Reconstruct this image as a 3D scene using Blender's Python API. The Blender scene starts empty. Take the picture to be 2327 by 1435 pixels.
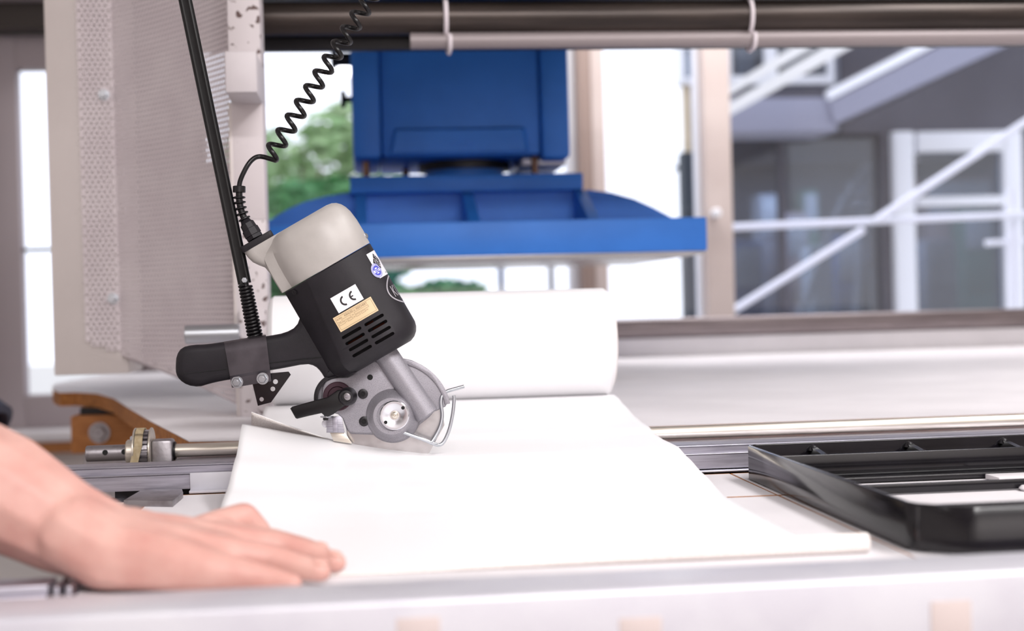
import bpy, bmesh, math, random
from mathutils import Vector as V, Matrix, noise
from mathutils.geometry import delaunay_2d_cdt
random.seed(7)
SC = bpy.context.scene
COL = SC.collection

# ------------------------------------------------------------------ camera, sky, lights, exposure
CX, CY, F = 1163.5, 717.5, 2327 * 50 / 36
CAM = V((0, 0, 0.186))
YAW, PITCH, ROLL = math.radians(5.95), math.radians(0.49), math.radians(1.5)
r0 = V((math.cos(YAW), -math.sin(YAW), 0)); f0 = V((math.sin(YAW), math.cos(YAW), 0)); u0 = V((0, 0, 1))
FW = math.cos(PITCH) * f0 - math.sin(PITCH) * u0
u1 = math.sin(PITCH) * f0 + math.cos(PITCH) * u0
RT = math.cos(ROLL) * r0 - math.sin(ROLL) * u1
UP = math.sin(ROLL) * r0 + math.cos(ROLL) * u1
FOCUS = 1.50

cam = bpy.data.cameras.new('camera'); cam.lens = 50; cam.sensor_width = 36; cam.sensor_fit = 'HORIZONTAL'
cam.clip_start = 0.02; cam.clip_end = 200
cam.dof.use_dof = True; cam.dof.focus_distance = FOCUS - 0.02; cam.dof.aperture_fstop = 4.0
camo = bpy.data.objects.new('camera', cam); COL.objects.link(camo)
Mc = Matrix.Identity(4)
for i in range(3):
    Mc[i][0] = RT[i]; Mc[i][1] = UP[i]; Mc[i][2] = -FW[i]; Mc[i][3] = CAM[i]
camo.matrix_world = Mc
SC.camera = camo

w = bpy.data.worlds.new('overcast_sky'); SC.world = w; w.use_nodes = True
bg = w.node_tree.nodes['Background']; bg.inputs[0].default_value = (0.95, 0.98, 1.0, 1); bg.inputs[1].default_value = 1.8

def area(name, loc, rot, sx, sy, power, col=(1, 1, 1)):
    l = bpy.data.lights.new(name, 'AREA'); l.shape = 'RECTANGLE'; l.size = sx; l.size_y = sy; l.energy = power; l.color = col
    o = bpy.data.objects.new(name, l); COL.objects.link(o); o.location = loc; o.rotation_euler = rot
    return o
LC = (1.0, 0.975, 0.975)
area('ceiling_lamp', (1.7, 0.5, 2.15), (0, 0, 0), 0.5, 2.8, 62, LC)
area('ceiling_lamp', (0.6, -1.8, 2.15), (0, 0, 0), 1.8, 0.5, 150, LC)
area('ceiling_lamp', (-2.4, 0.6, 2.15), (0, 0, 0), 0.5, 2.4, 10, LC)
area('ceiling_lamp', (1.3, 4.2, 2.15), (0, 0, 0), 2.4, 0.5, 58, LC)
area('interior_fill_light', (3.0, 10.4, 1.2), (0, 0, 0), 3.0, 0.6, 60, (0.93, 0.96, 1.0))  # unseen light added to brighten the goods behind the far glass
SC.view_settings.view_transform = 'Standard'; SC.view_settings.look = 'None'
SC.view_settings.gamma = 1; SC.view_settings.use_curve_mapping = False
SC.view_settings.exposure = 0.1

# ------------------------------------------------------------------ pixel -> place
def ray(u, v): return FW + ((u - CX) / F) * RT - ((v - CY) / F) * UP
def PD(u, v, d): return CAM + ray(u, v) * d
def PY(u, v, y): r = ray(u, v); return CAM + r * (y / r.y)
def PZ(u, v, z): r = ray(u, v); return CAM + r * ((z - CAM.z) / r.z)

# ------------------------------------------------------------------ materials
def lin(h):
    h = h.lstrip('#'); c = [int(h[i:i + 2], 16) / 255 for i in (0, 2, 4)]
    return tuple(x / 12.92 if x <= 0.04045 else ((x + 0.055) / 1.055) ** 2.4 for x in c) + (1,)
MATS = {}
def mat(name, col, rough=0.5, metal=0.0, col2=None, scale=20, lo=0.4, hi=0.6, detail=4, stretch=None, bump=0, bscale=None, spec=0.5, coat=0, sheen=0, sss=0, rvar=0):
    m = bpy.data.materials.new(name); m.use_nodes = True; nt = m.node_tree; b = nt.nodes['Principled BSDF']
    b.inputs['Base Color'].default_value = lin(col); b.inputs['Roughness'].default_value = rough; b.inputs['Metallic'].default_value = metal
    b.inputs['Specular IOR Level'].default_value = spec; b.inputs['Coat Weight'].default_value = coat; b.inputs['Coat Roughness'].default_value = 0.08
    if sss:
        b.inputs['Subsurface Weight'].default_value = sss; b.inputs['Subsurface Radius'].default_value = (0.01, 0.004, 0.002); b.inputs['Subsurface Scale'].default_value = 1
    tc = nt.nodes.new('ShaderNodeTexCoord'); src = tc.outputs['Object']
    if stretch:
        mp = nt.nodes.new('ShaderNodeMapping'); mp.inputs['Scale'].default_value = stretch; nt.links.new(src, mp.inputs[0]); src = mp.outputs[0]
    if col2:
        n = nt.nodes.new('ShaderNodeTexNoise'); n.inputs['Scale'].default_value = scale; n.inputs['Detail'].default_value = detail
        nt.links.new(src, n.inputs['Vector'])
        r = nt.nodes.new('ShaderNodeValToRGB'); r.color_ramp.elements[0].position = lo; r.color_ramp.elements[1].position = hi
        r.color_ramp.elements[0].color = lin(col); r.color_ramp.elements[1].color = lin(col2)
        nt.links.new(n.outputs['Fac'], r.inputs[0]); nt.links.new(r.outputs[0], b.inputs['Base Color'])
        if rvar:
            mr = nt.nodes.new('ShaderNodeMapRange'); mr.inputs['To Min'].default_value = rough; mr.inputs['To Max'].default_value = rough + rvar
            nt.links.new(n.outputs['Fac'], mr.inputs[0]); nt.links.new(mr.outputs[0], b.inputs['Roughness'])
    if bump:
        n2 = nt.nodes.new('ShaderNodeTexNoise'); n2.inputs['Scale'].default_value = bscale or scale; n2.inputs['Detail'].default_value = 3
        nt.links.new(src, n2.inputs['Vector'])
        bp = nt.nodes.new('ShaderNodeBump'); bp.inputs['Strength'].default_value = bump; bp.inputs['Distance'].default_value = 0.001
        nt.links.new(n2.outputs['Fac'], bp.inputs['Height']); nt.links.new(bp.outputs[0], b.inputs['Normal'])
    MATS[name] = m
    return m
def glass(name, tint='#ffffff', refl=0.07, rough=0.0):
    m = bpy.data.materials.new(name); m.use_nodes = True; nt = m.node_tree; nt.nodes.clear()
    o = nt.nodes.new('ShaderNodeOutputMaterial'); t = nt.nodes.new('ShaderNodeBsdfTransparent'); g = nt.nodes.new('ShaderNodeBsdfGlossy'); x = nt.nodes.new('ShaderNodeMixShader')
    t.inputs[0].default_value = lin(tint); g.inputs['Roughness'].default_value = rough; x.inputs[0].default_value = refl
    nt.links.new(t.outputs[0], x.inputs[1]); nt.links.new(g.outputs[0], x.inputs[2]); nt.links.new(x.outputs[0], o.inputs[0])
    return m

white_lam = mat('white_laminate', '#e3dfe2', 0.6, col2='#dcd8db', scale=6, spec=0.3)
mdf = mat('mdf_edge', '#b5773c', 0.8, col2='#9a6132', scale=90, bump=0.4, bscale=300)
wood = mat('beech_timber', '#bd7c43', 0.6, col2='#a96a35', scale=30, stretch=(1, 8, 12))
alu = mat('brushed_aluminium', '#b9b8c2', 0.34, 1.0, col2='#a2a0ab', scale=60, stretch=(0.6, 10, 10), rvar=0.1)
alu_dark = mat('weathered_aluminium', '#b3b0bb', 0.42, 0.85, col2='#a19ea9', scale=40, stretch=(0.5, 8, 8))
alu_white = mat('anodised_aluminium', '#d2d1d8', 0.4, 0.3, col2='#cac8d1', scale=15)
steel = mat('polished_steel', '#e6dfd4', 0.34, 0.9, col2='#d2cabe', scale=30, stretch=(0.3, 8, 8))
steel_dark = mat('worn_steel', '#a5a1a5', 0.4, 1.0, col2='#7b7375', scale=60, lo=0.5, hi=0.8, bump=0.15, bscale=300)
bar_steel = mat('dull_bar_steel', '#948a8b', 0.38, 0.8, col2='#7d7375', scale=30, stretch=(0.25, 6, 8))
zinc = mat('zinc_plated_steel', '#c3c7cd', 0.3, 1.0)
cast = mat('cast_aluminium', '#9d9aa1', 0.45, 0.5, col2='#68636b', scale=1700, lo=0.5, hi=0.8, detail=2, bump=0.15, bscale=1500)
blade_m = mat('blade_steel', '#c8c5c6', 0.25, 1.0, col2='#b7b3b4', scale=50)
hub_m = mat('turned_aluminium', '#dfe0e6', 0.22, 1.0)
black_pl = mat('black_plastic', '#18151a', 0.5, col2='#221e24', scale=35, lo=0.35, hi=0.8, bump=0.12, bscale=1600, spec=0.35)
black_gl = mat('black_rubber', '#0d0b0e', 0.3, spec=0.4)
black_st = mat('black_satin_paint', '#0b0a0c', 0.32, spec=0.35)
black_pt = mat('black_gloss_paint', '#0f0d11', 0.15, col2='#151318', scale=25, coat=0.1, bump=0.05, bscale=40, spec=0.4)
black_mt = mat('black_oxide_steel', '#19171b', 0.4, 0.2)
dark = mat('seam_and_hole_shade', '#0b0a0b', 0.8)  # near-black for the handle seam, and painted in for shade inside holes
cap_m = mat('pale_grey_enamel', '#b7b2ae', 0.42, col2='#9f9995', scale=22, lo=0.4, hi=0.85, bump=0.06, bscale=400)
white_sheet = mat('white_coated_fabric', '#f7f6f8', 0.42)
fab_back = mat('woven_fabric_back', '#f4eeea', 0.8, col2='#e2d9d4', scale=900, bump=0.6, bscale=900)
skin = mat('skin', '#d3a79c', 0.5, col2='#c38c82', scale=30, lo=0.35, hi=0.75, sss=0.08, bump=0.25, bscale=120)
nail_m = mat('fingernail', '#dfaea2', 0.3)
navy = mat('navy_cloth', '#1d2233', 0.9, bump=0.5, bscale=500)
blue = mat('blue_machine_paint', '#2f7edf', 0.5, col2='#2975d2', scale=6, bump=0.15, bscale=120)
beige = mat('beige_machine_paint', '#d3cac7', 0.5, col2='#ccc3c0', scale=4)
perf = mat('perforated_steel_paint', '#dad0d3', 0.45, 0.05, col2='#d3c8cc', scale=10)
tube_br = mat('bronze_grey_tube', '#463d39', 0.3, 0.6, col2='#342d2a', scale=8, stretch=(0.4, 6, 6))
tube_gr = mat('grey_tube', '#958b8c', 0.42, 0.2)
frame_b = mat('beige_window_frame', '#d3c5c0', 0.55, col2='#ccbdb8', scale=4)
frame_shade = mat('window_post_shade', '#9c8880', 0.6)  # darker copy of the beige frame, shade of a side face painted in
frame_g = mat('grey_window_frame', '#a89da0', 0.55)
head_m = mat('dark_brown_lintel', '#3b332f', 0.6)
wall_m = mat('plaster_wall', '#e4dfdd', 0.85, bump=0.2, bscale=60)
floor_m = mat('floor_screed', '#8d8683', 0.6, col2='#807975', scale=3)
ceil_m = mat('ceiling_plaster', '#d9d6d4', 0.9)
glass_m = glass('window_glass', '#f8f9ff', 0.05)
glass_ext = glass('facade_glass', '#a4adb8', 0.06, 0.02)
belt_m = mat('tan_belt', '#b3a284', 0.75, col2='#a69473', scale=200)
rust_white = mat('chipped_white_paint', '#d2cacc', 0.5, col2='#5c4744', scale=85, lo=0.6, hi=0.62, detail=6, bump=0.2, bscale=30)
rust_few = mat('white_post_paint', '#d2c9cb', 0.5, col2='#6a5450', scale=40, lo=0.66, hi=0.69, detail=5)
purple = mat('grinding_ring', '#3a1f2b', 0.7)
sticker_w = mat('white_sticker', '#efedf2', 0.35)
brass_l = mat('gold_type_plate', '#dcc39b', 0.4)
ink = mat('black_ink', '#1a1518', 0.5)
ink_br = mat('brown_ink', '#8f765e', 0.6)
ink_bl = mat('blue_ink', '#4a4fc0', 0.5)
ink_gr = mat('silver_ink', '#a9a5ab', 0.4)
copper = mat('copper_winding', '#6b3120', 0.5, 0.6)
pad_m = mat('faded_pad', '#c9bbb8', 0.7)
tan_pad = mat('tan_pad', '#cbb7b0', 0.7)
tie_m = mat('white_nylon', '#e6dde2', 0.45)
leaf1 = mat('leaves_light', '#b3cb9b', 0.6, col2='#86ab74', scale=1.5)
leaf2 = mat('leaves_dark', '#6aa262', 0.6, col2='#447d4c', scale=1.5)
bark = mat('bark', '#6a584c', 0.9)
ext_white = mat('white_render', '#f2f2f0', 0.8)
ext_white2 = mat('white_frame_paint', '#ebecf2', 0.5)
ext_lilac = mat('grey_steel_stringer', '#8d8fa3', 0.6)
ext_dark = mat('dark_cladding', '#4a4954', 0.7, col2='#41404b', scale=2)
ext_slate = mat('slate_grey_cladding', '#3b424b', 0.6)
ext_grey = mat('grey_wall_render', '#767a88', 0.8, col2='#666a78', scale=1.2)
ext_tan = mat('sand_render', '#c9b9a0', 0.8)
ground_m = mat('pale_gravel', '#c9c6c0', 0.9, col2='#b5b1aa', scale=40)
galv = mat('white_painted_rail', '#f0f2fa', 0.4)
clut = {k: mat('crate_' + k, c, 0.7) for k, c in (('blue', '#5f7aa6'), ('grey', '#a8aab4'), ('pink', '#c4aeb0'), ('green', '#6f9387'), ('black', '#343b47'), ('white', '#d4d8de'))}

# ------------------------------------------------------------------ object helpers
WM = {}
def setp(o, label=None, cat=None, group=None, kind=None):
    for k, x in (('label', label), ('category', cat), ('group', group), ('kind', kind)):
        if x: o[k] = x
    return o
def empty(name, loc, label, cat, group=None, M=None):
    o = bpy.data.objects.new(name, None); COL.objects.link(o); o.empty_display_size = 0.02
    m = M.copy() if M else Matrix.Translation(V(loc)); o.matrix_world = m; WM[o.name] = m
    setp(o, label, cat, group); return o
def fin(bm, ang=38):
    bmesh.ops.recalc_face_normals(bm, faces=bm.faces[:])
def link_mesh(name, me, m, parent=None):
    o = bpy.data.objects.new(name, me); COL.objects.link(o)
    if m: me.materials.append(m)
    if parent is not None: o.parent = parent; WM[o.name] = WM[parent.name]
    return o
def add(name, bm, m, parent=None, ang=38, recalc=True, label=None):
    """one mesh object; vertices arrive in world coordinates"""
    if recalc: bmesh.ops.recalc_face_normals(bm, faces=bm.faces[:])
    if parent is not None:
        bm.transform(WM[parent.name].inverted()); off = None
    else:
        xs = [v.co for v in bm.verts]
        off = V(((min(c.x for c in xs) + max(c.x for c in xs)) / 2, (min(c.y for c in xs) + max(c.y for c in xs)) / 2, min(c.z for c in xs)))
        bm.transform(Matrix.Translation(-off))
    me = bpy.data.meshes.new(name); bm.to_mesh(me); bm.free()
    for p in me.polygons: p.use_smooth = True
    me.set_sharp_from_angle(angle=math.radians(ang))
    o = link_mesh(name, me, m, parent)
    if off is not None: o.location = off; WM[o.name] = Matrix.Translation(off)
    if label: o['label'] = label
    return o
def struct(name, bm, m, parent=None):
    o = add(name, bm, m, parent)
    if parent is None: o['kind'] = 'structure'
    return o
def B(): return bmesh.new()
def box(bm, x0, x1, y0, y1, z0, z1, bev=0, seg=2):
    vs = [bm.verts.new((x, y, z)) for x in (x0, x1) for y in (y0, y1) for z in (z0, z1)]
    fs = [(0, 1, 3, 2), (4, 6, 7, 5), (0, 4, 5, 1), (2, 3, 7, 6), (0, 2, 6, 4), (1, 5, 7, 3)]
    nf = [bm.faces.new([vs[i] for i in f]) for f in fs]
    if bev:
        es = list({e for f in nf for e in f.edges})
        bmesh.ops.bevel(bm, geom=es, offset=bev, segments=seg, affect='EDGES', profile=0.5)
    return bm
def frame_of(d):
    d = d.normalized(); a = V((0, 0, 1)) if abs(d.z) < 0.9 else V((1, 0, 0))
    x = d.cross(a).normalized(); return x, d.cross(x).normalized(), d
def loft(bm, rings, cap=True, closed=True):
    R = [[bm.verts.new(p) for p in r] for r in rings]
    n = len(R[0])
    for a, b in zip(R, R[1:]):
        for i in range(n if closed else n - 1):
            j = (i + 1) % n
            bm.faces.new((a[i], a[j], b[j], b[i]))
    if cap:
        bm.faces.new(R[0][::-1]); bm.faces.new(R[-1])
    return R
def lathe(bm, p0, d, prof, n=28, cap=True):
    x, y, z = frame_of(d)
    rings = [[p0 + z * t + (x * math.cos(k * 2 * math.pi / n) + y * math.sin(k * 2 * math.pi / n)) * max(r, 1e-5) for k in range(n)] for t, r in prof]
    loft(bm, rings, cap); return bm
def cyl(bm, a, b, r, n=24, r2=None, bev=0):
    a = V(a); b = V(b); L = (b - a).length; r2 = r if r2 is None else r2
    prof = [(0, r), (L, r2)] if not bev else [(0, r - bev), (bev, r), (L - bev, r2), (L, r2 - bev)]
    return lathe(bm, a, b - a, prof, n)
def tube(bm, pts, r, n=10, cap=True, closed=False):
    pts = [V(p) for p in pts]; rs = r if isinstance(r, (list, tuple)) else [r] * len(pts)
    x = None; rings = []
    for i, p in enumerate(pts):
        if closed: t = (pts[(i + 1) % len(pts)] - pts[i - 1])
        else: t = (pts[min(i + 1, len(pts) - 1)] - pts[max(i - 1, 0)])
        t.normalize()
        if x is None: x = frame_of(t)[0]
        x = (x - t * x.dot(t)).normalized(); y = t.cross(x)
        rings.append([p + (x * math.cos(k * 2 * math.pi / n) + y * math.sin(k * 2 * math.pi / n)) * rs[i] for k in range(n)])
    if closed: rings.append(rings[0])
    loft(bm, rings, cap and not closed)
    if closed: bmesh.ops.remove_doubles(bm, verts=bm.verts[:], dist=1e-7)
    return bm
def smooth_path(pts, n=6):
    pts = [V(p) for p in pts]; out = []
    for i in range(len(pts) - 1):
        p0 = pts[max(i - 1, 0)]; p1 = pts[i]; p2 = pts[i + 1]; p3 = pts[min(i + 2, len(pts) - 1)]
        for k in range(n):
            t = k / n
            out.append(0.5 * ((2 * p1) + (p2 - p0) * t + (2 * p0 - 5 * p1 + 4 * p2 - p3) * t * t + (3 * p1 - p0 - 3 * p2 + p3) * t ** 3))
    out.append(pts[-1]); return out
def inset2d(poly, d):
    n = len(poly); A = sum(poly[i][0] * poly[(i + 1) % n][1] - poly[(i + 1) % n][0] * poly[i][1] for i in range(n)) / 2
    sg = 1 if A > 0 else -1; out = []
    for i in range(n):
        p, a, b = V(poly[i]), V(poly[i - 1]), V(poly[(i + 1) % n])
        e1 = (p - a); e2 = (b - p)
        if e1.length < 1e-9 or e2.length < 1e-9: out.append(tuple(p)); continue
        e1.normalize(); e2.normalize()
        n1 = V((-e1.y, e1.x)) * sg; n2 = V((-e2.y, e2.x)) * sg
        m = n1 + n2
        if m.length < 1e-6: m = n1
        m.normalize(); c = max(m.dot(n1), 0.45)
        out.append(tuple(p + m * (d / c)))
    return out
def smooth2d(poly, it=1):
    for _ in range(it):
        o = []
        for i in range(len(poly)):
            a, b = V(poly[i]), V(poly[(i + 1) % len(poly)])
            o += [tuple(a * 0.75 + b * 0.25), tuple(a * 0.25 + b * 0.75)]
        poly = o
    return poly
def prism(bm, poly, h0, h1, fn, bev=0, seg=3, both=True):
    """extrude a 2-D outline from height h0 to h1; fn(u, v, h) gives the point"""
    rings = []
    def ring(d, h): q = inset2d(poly, d) if d > 1e-9 else poly; return [fn(p[0], p[1], h) for p in q]
    if bev and both:
        for k in range(seg): a = k / seg * math.pi / 2; rings.append(ring(bev * (1 - math.sin(a)), h0 + bev * (1 - math.cos(a))))
    rings.append(ring(0, h0 + (bev if bev and both else 0)))
    rings.append(ring(0, h1 - bev))
    if bev:
        for k in range(1, seg + 1): a = k / seg * math.pi / 2; rings.append(ring(bev * (1 - math.cos(a)), h1 - bev + bev * math.sin(a)))
    loft(bm, rings); return bm
def holed(bm, poly, holes, h0, h1, fn):
    """a flat plate with round holes through it"""
    pts = [V(p) for p in poly]; edges = [(i, (i + 1) % len(poly)) for i in range(len(poly))]
    for (hu, hv, hr) in holes:
        s = len(pts); pts += [V((hu + hr * math.cos(k * math.pi / 8), hv + hr * math.sin(k * math.pi / 8))) for k in range(16)]
        edges += [(s + k, s + (k + 1) % 16) for k in range(16)]
    vs, es, fs, *_ = delaunay_2d_cdt(pts, edges, [], 1, 1e-6)
    keep = []
    for f in fs:
        c = sum((vs[i] for i in f), V((0, 0))) / len(f)
        if all((c - V((hu, hv))).length > hr * 0.985 for hu, hv, hr in holes): keep.append(f)
    top = [bm.verts.new(fn(p.x, p.y, h1)) for p in vs]; bot = [bm.verts.new(fn(p.x, p.y, h0)) for p in vs]
    cnt = {}
    for f in keep:
        bm.faces.new([top[i] for i in f]); bm.faces.new([bot[i] for i in reversed(f)])
        for k in range(len(f)):
            e = (f[k], f[(k + 1) % len(f)]); cnt[e] = 1
    for (a, b) in list(cnt):
        if (b, a) not in cnt: bm.faces.new((top[a], bot[a], bot[b], top[b]))
    bmesh.ops.delete(bm, geom=[v for v in bm.verts if not v.link_faces], context='VERTS')
    return bm
def hexbolt(bm, p, d, r, h, wash=True):
    lathe(bm, p + d.normalized() * (h * 0.18 if wash else 0), d, [(0, r), (h * 0.8, r), (h, r * 0.88)], 6)
    if wash: lathe(bm, p, d, [(0, r * 1.35), (h * 0.2, r * 1.35)], 20)
    lathe(bm, p + d.normalized() * h, d, [(0, r * 0.5), (h * 0.3, r * 0.45)], 12)
    return bm
_txt = {}
def text2d(body, size=1.0, align='LEFT', bold=0.0):
    """letter outlines as (verts, faces) in the plane"""
    c = bpy.data.curves.new('t', 'FONT'); c.body = body; c.size = size; c.align_x = align; c.offset = bold; c.resolution_u = 4
    o = bpy.data.objects.new('t', c); COL.objects.link(o)
    dg = bpy.context.evaluated_depsgraph_get(); dg.update()
    me = bpy.data.meshes.new_from_object(o.evaluated_get(dg))
    vs = [(v.co.x, v.co.y) for v in me.vertices]; fs = [tuple(p.vertices) for p in me.polygons]
    bpy.data.objects.remove(o); bpy.data.curves.remove(c); bpy.data.meshes.remove(me)
    return vs, fs
def flat(bm, vs, fs, fn):
    q = [bm.verts.new(fn(*p)) for p in vs]
    for f in fs:
        try: bm.faces.new([q[i] for i in f])
        except ValueError: pass
    return bm

# ------------------------------------------------------------------ the room
WY = 5.0
def X(u, y=WY, v=450): return PY(u, v, y).x
def Z(v, y=WY, u=1163): return PY(u, v, y).z
b = B(); box(b, -3.2, 4.0, -3.0, WY + 0.2, -0.95, -0.85); struct('floor', b, floor_m)
b = B(); box(b, -3.2, 4.0, -3.0, WY + 0.2, 2.25, 2.35); struct('ceiling', b, ceil_m)
b = B(); box(b, -3.3, -3.2, -3.0, WY + 0.2, -0.85, 2.25); struct('wall_left', b, wall_m)
b = B(); box(b, 4.0, 4.1, -3.0, WY + 0.2, -0.85, 2.25); struct('wall_right', b, wall_m)
b = B(); box(b, -3.3, 4.1, -3.1, -3.0, -0.85, 2.25); struct('wall_front', b, wall_m)
xl, xr = X(-40), X(2440)
zs, zt = -0.20, 1.75
b = B(); box(b, -3.2, 4.0, WY, WY + 0.18, -0.85, zs); box(b, -3.2, 4.0, WY, WY + 0.18, zt, 2.25)
box(b, -3.2, xl, WY, WY + 0.18, zs, zt); box(b, xr, 4.0, WY, WY + 0.18, zs, zt); struct('wall_back', b, wall_m)
b = B(); box(b, -3.2, 4.0, WY - 0.14, WY + 0.04, zs - 0.035, zs, 0.004); struct('trim_1', b, white_lam)
b = B(); box(b, -3.2, 4.0, WY - 0.12, WY - 0.02, zs - 0.075, zs - 0.037, 0.004); struct('trim_2', b, wood)
# lintel over the left window and the roller box under it
b = B(); box(b, xl - 0.3, X(395), WY - 0.10, WY + 0.04, Z(78, u=60), zt, 0.004); struct('trim_3', b, head_m)
b = B(); box(b, xl - 0.3, X(395), WY - 0.22, WY - 0.11, Z(20, u=60), zt, 0.004); struct('trim_4', b, frame_g)
# posts between the windows
def post(name, ua, ub, m, y0=WY - 0.06, y1=WY + 0.12):
    bb = B(); box(bb, X(ua), X(ub), y0, y1, zs, zt, 0.005); return struct(name, bb, m)
post('trim_5', 330, 400, frame_g)
post('trim_6', 1312, 1342, frame_shade)  # shaded side of the beige post, built as a darker strip
post('trim_8', 1342.2, 1372, frame_b)
post('trim_7', 1594, 1655, frame_b)
def window(n, ua, ub, fw, m, z0=zs, z1=zt, bars=()):
    xa, xb = X(ua), X(ub); bb = B()
    y0, y1 = WY + 0.0, WY + 0.07
    box(bb, xa, xa + fw, y0, y1, z0, z1, .004); box(bb, xb - fw, xb, y0, y1, z0, z1, .004)
    box(bb, xa + fw, xb - fw, y0, y1, z0, z0 + fw, .004); box(bb, xa + fw, xb - fw, y0, y1, z1 - fw, z1, .004)
    o = struct('window_%d' % n, bb, m)
    bb = B(); box(bb, xa + fw - .004, xb - fw + .004, y0 + .03, y0 + .036, z0 + fw - .004, z1 - fw + .004); add('pane', bb, glass_m, o)
    for z in bars:
        bb = B(); box(bb, xa + fw, xb - fw, y0 + .02, y0 + .05, z - .006, z + .006); add('glazing_bar', bb, head_m, o)
    return o
window(1, -35, 330, 0.115, frame_g, zs, Z(80, u=60), bars=(Z(567, u=90),))
window(2, 400, 1312, 0.032, ext_white2)
window(3, 1372, 1594, 0.012, ext_white2)
window(4, 1655, 2440, 0.012, frame_b)
# round white stop on the post by the fourth window
b = B(); p = PY(1622, 486, WY - 0.07); lathe(b, p, V((0, -1, 0)), [(0, .012), (.02, .012), (.02, .017), (.045, .017), (.05, .012)], 20)
o = add('window_stop', b, ext_white2); setp(o, 'small round white stop knob on the beige window post', 'knob')

# ------------------------------------------------------------------ outdoors
b = B(); box(b, -14, 16, WY + 0.3, 40, -1.3, -1.15); struct('ground', b, ground_m)
# building on the right
FY = 9.2
bld = empty('workshop_building', (X(2000, FY), FY, -1.15), 'grey clad building outdoors with white framed door and dark glass shop front', 'building')
def pbox(u0_, u1_, v0, v1, y0, y1, m, name, parent, bev=0.0):
    a = PY(u0_, v0, y0); c = PY(u1_, v1, y0); uu = (u0_ + u1_) / 2
    zt_ = PY(uu, v0, y0).z; zb_ = PY(uu, v1, y0).z
    bb = B(); box(bb, PY(u0_, (v0 + v1) / 2, y0).x, PY(u1_, (v0 + v1) / 2, y0).x, y0, y1, zb_, zt_, bev); return add(name, bb, m, parent)
pbox(1905, 2560, -420, 300, FY, FY + .25, ext_dark, 'wall', bld)
pbox(1660, 1905, 190, 300, FY - .28, FY + .25, ext_grey, 'wall', bld)
pbox(1660, 1905, -420, -60, FY - .1, FY + .25, ext_grey, 'wall', bld)
pbox(2013, 2040, 300, 1080, FY - .03, FY + .2, ext_dark, 'post', bld)
pbox(2330, 2600, 300, 1080, FY - .03, FY + .2, ext_dark, 'wall', bld)
pbox(1652, 2700, 300, 1080, FY + 2.2, FY + 2.3, ext_grey, 'back_wall', bld)
pbox(1690, 2600, 300, 312, FY + .05, FY + 2.2, ext_dark, 'ceiling_panel', bld)
pbox(1640, 1664, 300, 1080, FY, FY + .2, ext_dark, 'post', bld)
pbox(1664, 2013, 300, 1080, FY + .05, FY + .07, glass_ext, 'pane', bld)
pbox(1778, 1790, 312, 1080, FY + .02, FY + .1, ext_dark, 'glazing_bar', bld)
# white framed door
df = [(2040, 2086, 298, 1080), (2288, 2332, 298, 1080), (2086, 2288, 298, 344), (2086, 2288, 446, 468)]
for q in df: pbox(*q, FY - .1, FY + .03, ext_white2, 'door_frame', bld, .01)
pbox(2086, 2288, 344, 446, FY - .04, FY - .02, glass_ext, 'pane', bld); pbox(2086, 2288, 468, 1080, FY - .04, FY - .02, glass_ext, 'pane', bld)
# upper windows
for (ua, ub) in ((1648, 1752), (1752, 1895)):
    for q in ((ua, ua + 14, 60, 190), (ub - 14, ub, 60, 190), (ua + 14, ub - 14, 172, 190), (ua + 14, ub - 14, 60, 74)):
        pbox(*q, FY - .36, FY - .3, ext_white2, 'upper_window_frame', bld)
    pbox(ua + 14, ub - 14, 74, 172, FY - .33, FY - .32, glass_ext, 'pane', bld)
    pbox(ua + 30, ua + 66, 74, 172, FY - .15, FY - .12, ext_white2, 'curtain', bld)
pbox(1660, 1905, -60, 190, FY + .0, FY + .2, ext_grey, 'room_wall', bld)
# narrow pier left of it
pier = empty('corner_pier', (X(1575, 8.2), 8.2, -1.15), 'narrow slate grey pier outdoors behind beige window post', 'pier')
pbox(1560, 1604, 345, 1080, 8.2, 8.32, ext_slate, 'shaft', pier); pbox(1560, 1604, 190, 345, 8.2, 8.32, ext_tan, 'upper_shaft', pier)
for q in ((1546, 1556, 95, 190), (1556, 1604, 176, 190), (1556, 1604, 95, 108)): pbox(*q, 8.15, 8.3, ext_white2, 'window_frame', pier)
pbox(1556, 1604, 108, 176, 8.22, 8.24, glass_ext, 'pane', pier)
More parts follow.
